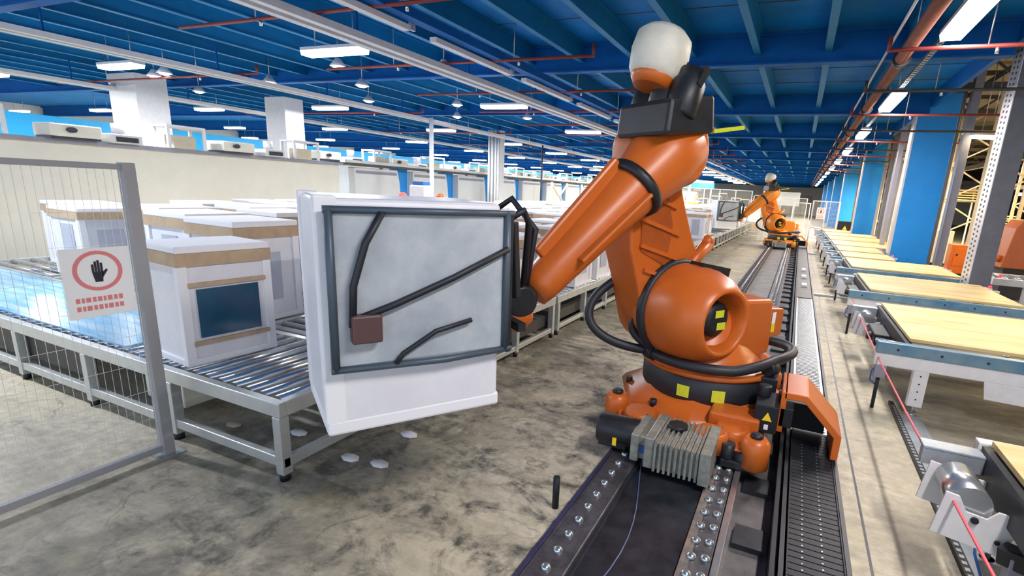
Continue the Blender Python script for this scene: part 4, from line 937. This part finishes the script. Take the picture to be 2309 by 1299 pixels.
for k in range(44):
    Y = -1 + k*1.12 + random.uniform(-.2, .2); ty = k % 3
    lab = 'small pale machine unit on top of the partition gallery, %s to the viewer' % nth(k)
    if ug[ty] is None:
        u = thing('gallery_machine', lab, 'machine', group='machine units on the gallery'); ug[ty] = u
        if ty == 0: MB().box(-.35, .35, -.42, .42, .06, .42).build('housing', M_cream, u, .03); MB().cyl((.36, -.1, .26), (.42, -.1, .26), .08, n=12).build('gauge', M_dark, u); MB().box(-.3, .3, -.4, .4, 0, .06).build('base', M_dark, u)
        if ty == 1: MB().box(-.3, .3, -.3, .3, 0, .28).build('housing', M_greyp, u, .02); MB().cyl((0, 0, .28), (0, 0, .62), .12, n=12).build('motor', M_white, u); MB().box(.3, .33, -.2, .2, .05, .2).build('grille', M_dark, u)
        if ty == 2:
            for yy in (-.4, .4): MB().box(-.3, -.24, yy - .03, yy + .03, 0, .75).build('frame_post', M_white, u); MB().box(.24, .3, yy - .03, yy + .03, 0, .75).build('frame_post', M_white, u)
            MB().box(-.3, .3, -.43, .43, .70, .78).build('frame_top', M_white, u); MB().box(-.18, .18, -.25, .25, 0, .45).build('housing', M_rack, u, .02)
        o = u
    else: o = dup(ug[ty], (0, 0, 0))
    o.scale = (1, 1, .68); o.location = (-14.05 if Y < 12.2 else -14.5, Y, 2.435 if Y > 12.2 else 2.40); o['label'] = lab
# blue and white fascia behind gallery
tag(MB().box(-24, -23.8, -2, 90, 2.6, 3.4).build('blue_fascia', M_cyan), 'long light blue fascia behind the machine gallery', 'fascia')
# scissor frames
for k, Y in enumerate((25.6, 29.8)):
    t = thing('scissor_stand', ['cream crossed scissor stand by the pale panels, nearer', 'cream crossed scissor stand by the pale panels, farther'][k], 'stand', (-12.6, Y, 0), group='scissor stands')
    MB().bar((0, 0, .9), (0, 2, 2.2), .08).build('brace', M_cream, t); MB().bar((0, 2, .9), (0, 0, 2.2), .08).build('brace', M_cream, t)
    for y in (0, 2): MB().box(-.05, .05, y - .05, y + .05, 0, 2.3).build('post', M_cream, t)
    MB().box(-.06, .06, -.05, 2.05, .8, .9).build('rail', M_cream, t)
for k, (X, Y) in enumerate(((-10.95, 13.5), (-10.7, 33), (-7.4, 37.3), (-11.4, 22))):
    t = thing('service_pole', ['thin white pole among the appliances at left', 'thin white pole by the cream cabinet', 'thick cream pole rising to the warm lamps', 'dark cable drop pole left of the fluted column'][k], 'pole', (X, Y, 0), group='service poles')
    MB().cyl((0, 0, 0), (0, 0, 3.9), .07 if k < 3 else .04, n=10).build('pole', M_white if k < 3 else M_darkb, t); MB().box(-.12, .12, -.12, .12, 0, .02).build('foot_plate', M_galv, t)
# people-like specks are not legible: two small coloured parts on top of boxes
for k, (X, Y, m_, lb) in enumerate(((-10.8, 12.0, M_shirt, 'post with a coral cap beside a white machine head among the appliances'), (-10.5, 13.36, M_or, 'post with an orange cap, right of the coral capped one'))):
    t = thing('capped_post', lb, 'post', (X, Y, 0)); MB().ball((0, 0, 1.50), .13, 10).build('cap', m_, t); MB().cyl((0, 0, 0), (0, 0, 1.42), .03, n=8).build('stem', M_white, t)
t = thing('white_dispenser', 'narrow white machine head between the coral and orange caps', 'machine', (-10.62, 12.6, 0)); MB().box(-.3, .3, -.2, .2, 0, 1.85).build('housing', M_white, t, .05); MB().box(-.2, .2, -.15, .15, 1.85, 1.95).build('lid', M_bluec, t)
# mid-hall machinery
t = thing('cream_cabinet', 'large cream machine cabinet behind the robot elbow, left of the far poles', 'cabinet', (-9.9, 38.9, 0)); MB().box(0, 2.6, 0, 1, .1, 2.3).build('housing', M_cream, t, .03); MB().box(.1, 2.5, .1, .9, 0, .1).build('plinth', M_dark, t)
for x in (1.6, 1.9): MB().box(x, x + .08, -.01, 0, 1.7, 2.0).build('vent', M_dark, t)
t = thing('overhead_conveyor', 'cyan sided overhead conveyor loop high in the middle of the hall', 'conveyor', (-11.5, 45, 2.72)); MB().box(0, 4.6, 0, .6, 0, .42).build('side_panel', M_cyan, t, .05); MB().box(.1, 4.5, -.05, .65, .42, .6).build('cover', M_white, t); 
for x in (.4, 2.4, 4.3): MB().box(x, x + .1, .2, .3, -2.72, 0).build('support', M_white, t)
mk = 0
for k in range(16):
    X = -11.2 + (k % 8)*1.15 + random.uniform(-.2, .2); Y = 41 + (k//8)*6 + random.uniform(-1, 1); m_ = [M_galv, M_greyp, M_rack, M_cream][k % 4]; hh = random.uniform(1.7, 2.6)
    t = thing('assembly_station', 'assembly station behind the conveyors, %s from the left, %s row' % (ORD[k % 8], 'front' if k < 8 else 'rear'), 'machine', (X, Y, 0), group='assembly stations')
    MB().box(0, .6, 0, .6, .1, hh*.62).build('housing', m_, t, .02)
    for x in (0, .8): MB().box(x, x + .06, 0, .06, 0, hh).build('post', M_white if k % 2 else M_darkb, t)
    MB().box(0, .86, 0, .06, hh - .06, hh).build('cross_bar', M_rack, t); MB().box(.1, .5, .0, .3, hh*.7, hh*.85).build('head', [M_dark, M_shirt, M_greyp][k % 3], t, .02)
t = thing('yellow_edge_beam', 'thin yellow beam along the conveyors in the middle distance', 'beam', (-9.6, 34.6, 0)); MB().box(0, 3.4, 0, .08, 1.5, 1.58).build('beam', M_yelw, t); MB().box(.1, .18, 0, .08, 0, 1.5).build('leg', M_galv, t); MB().box(3.2, 3.28, 0, .08, 0, 1.5).build('leg', M_galv, t)
for k in range(5):
    t = thing('white_crate', 'stacked white carton beyond the aisle conveyor, %s' % ['leftmost', 'second from the left', 'middle one', 'second from the right', 'rightmost'][k], 'carton', (-6.6 + k*.85, 37.3, 0), group='far cartons'); MB().box(0, .75, 0, .6, .5, 1.5).build('carton', M_box if k % 2 else M_foam, t, .02); MB().box(0, .75, 0, .6, 0, .5).build('pallet', M_card, t)
tag(MB().box(-3.4, -.2, 72, 72.1, 1.5, 3.2).build('pale_partition', M_greyp), 'pale partition wall at the far end of the aisle', 'partition')
tag(MB().box(-8.4, -7.1, 27.6, 28.3, 3.75, 4.4).build('hanging_duct', M_white), 'white square duct block hanging under the ceiling behind the robot', 'duct')
# debris under conveyor
for k, (X, Y, m_, lb) in enumerate(((-3.35, 2.5, M_foam, 'white foam scrap on the floor under the conveyor corner'), (-3.9, 2.35, M_rack, 'tan scrap on the floor under the conveyor corner'), (-2.6, 2.9, M_foam, 'white paper scrap on the floor beside the conveyor leg'), (-2.72, 2.42, M_foam, 'white paper scrap on the stained aisle floor, left of two'), (-2.48, 2.46, M_paper, 'torn paper scrap on the stained aisle floor, right of two'))):
    tag(MB().ball((X, Y, .012), .09, 7, (1, .6, .13)).build('scrap', m_), lb, 'scrap')
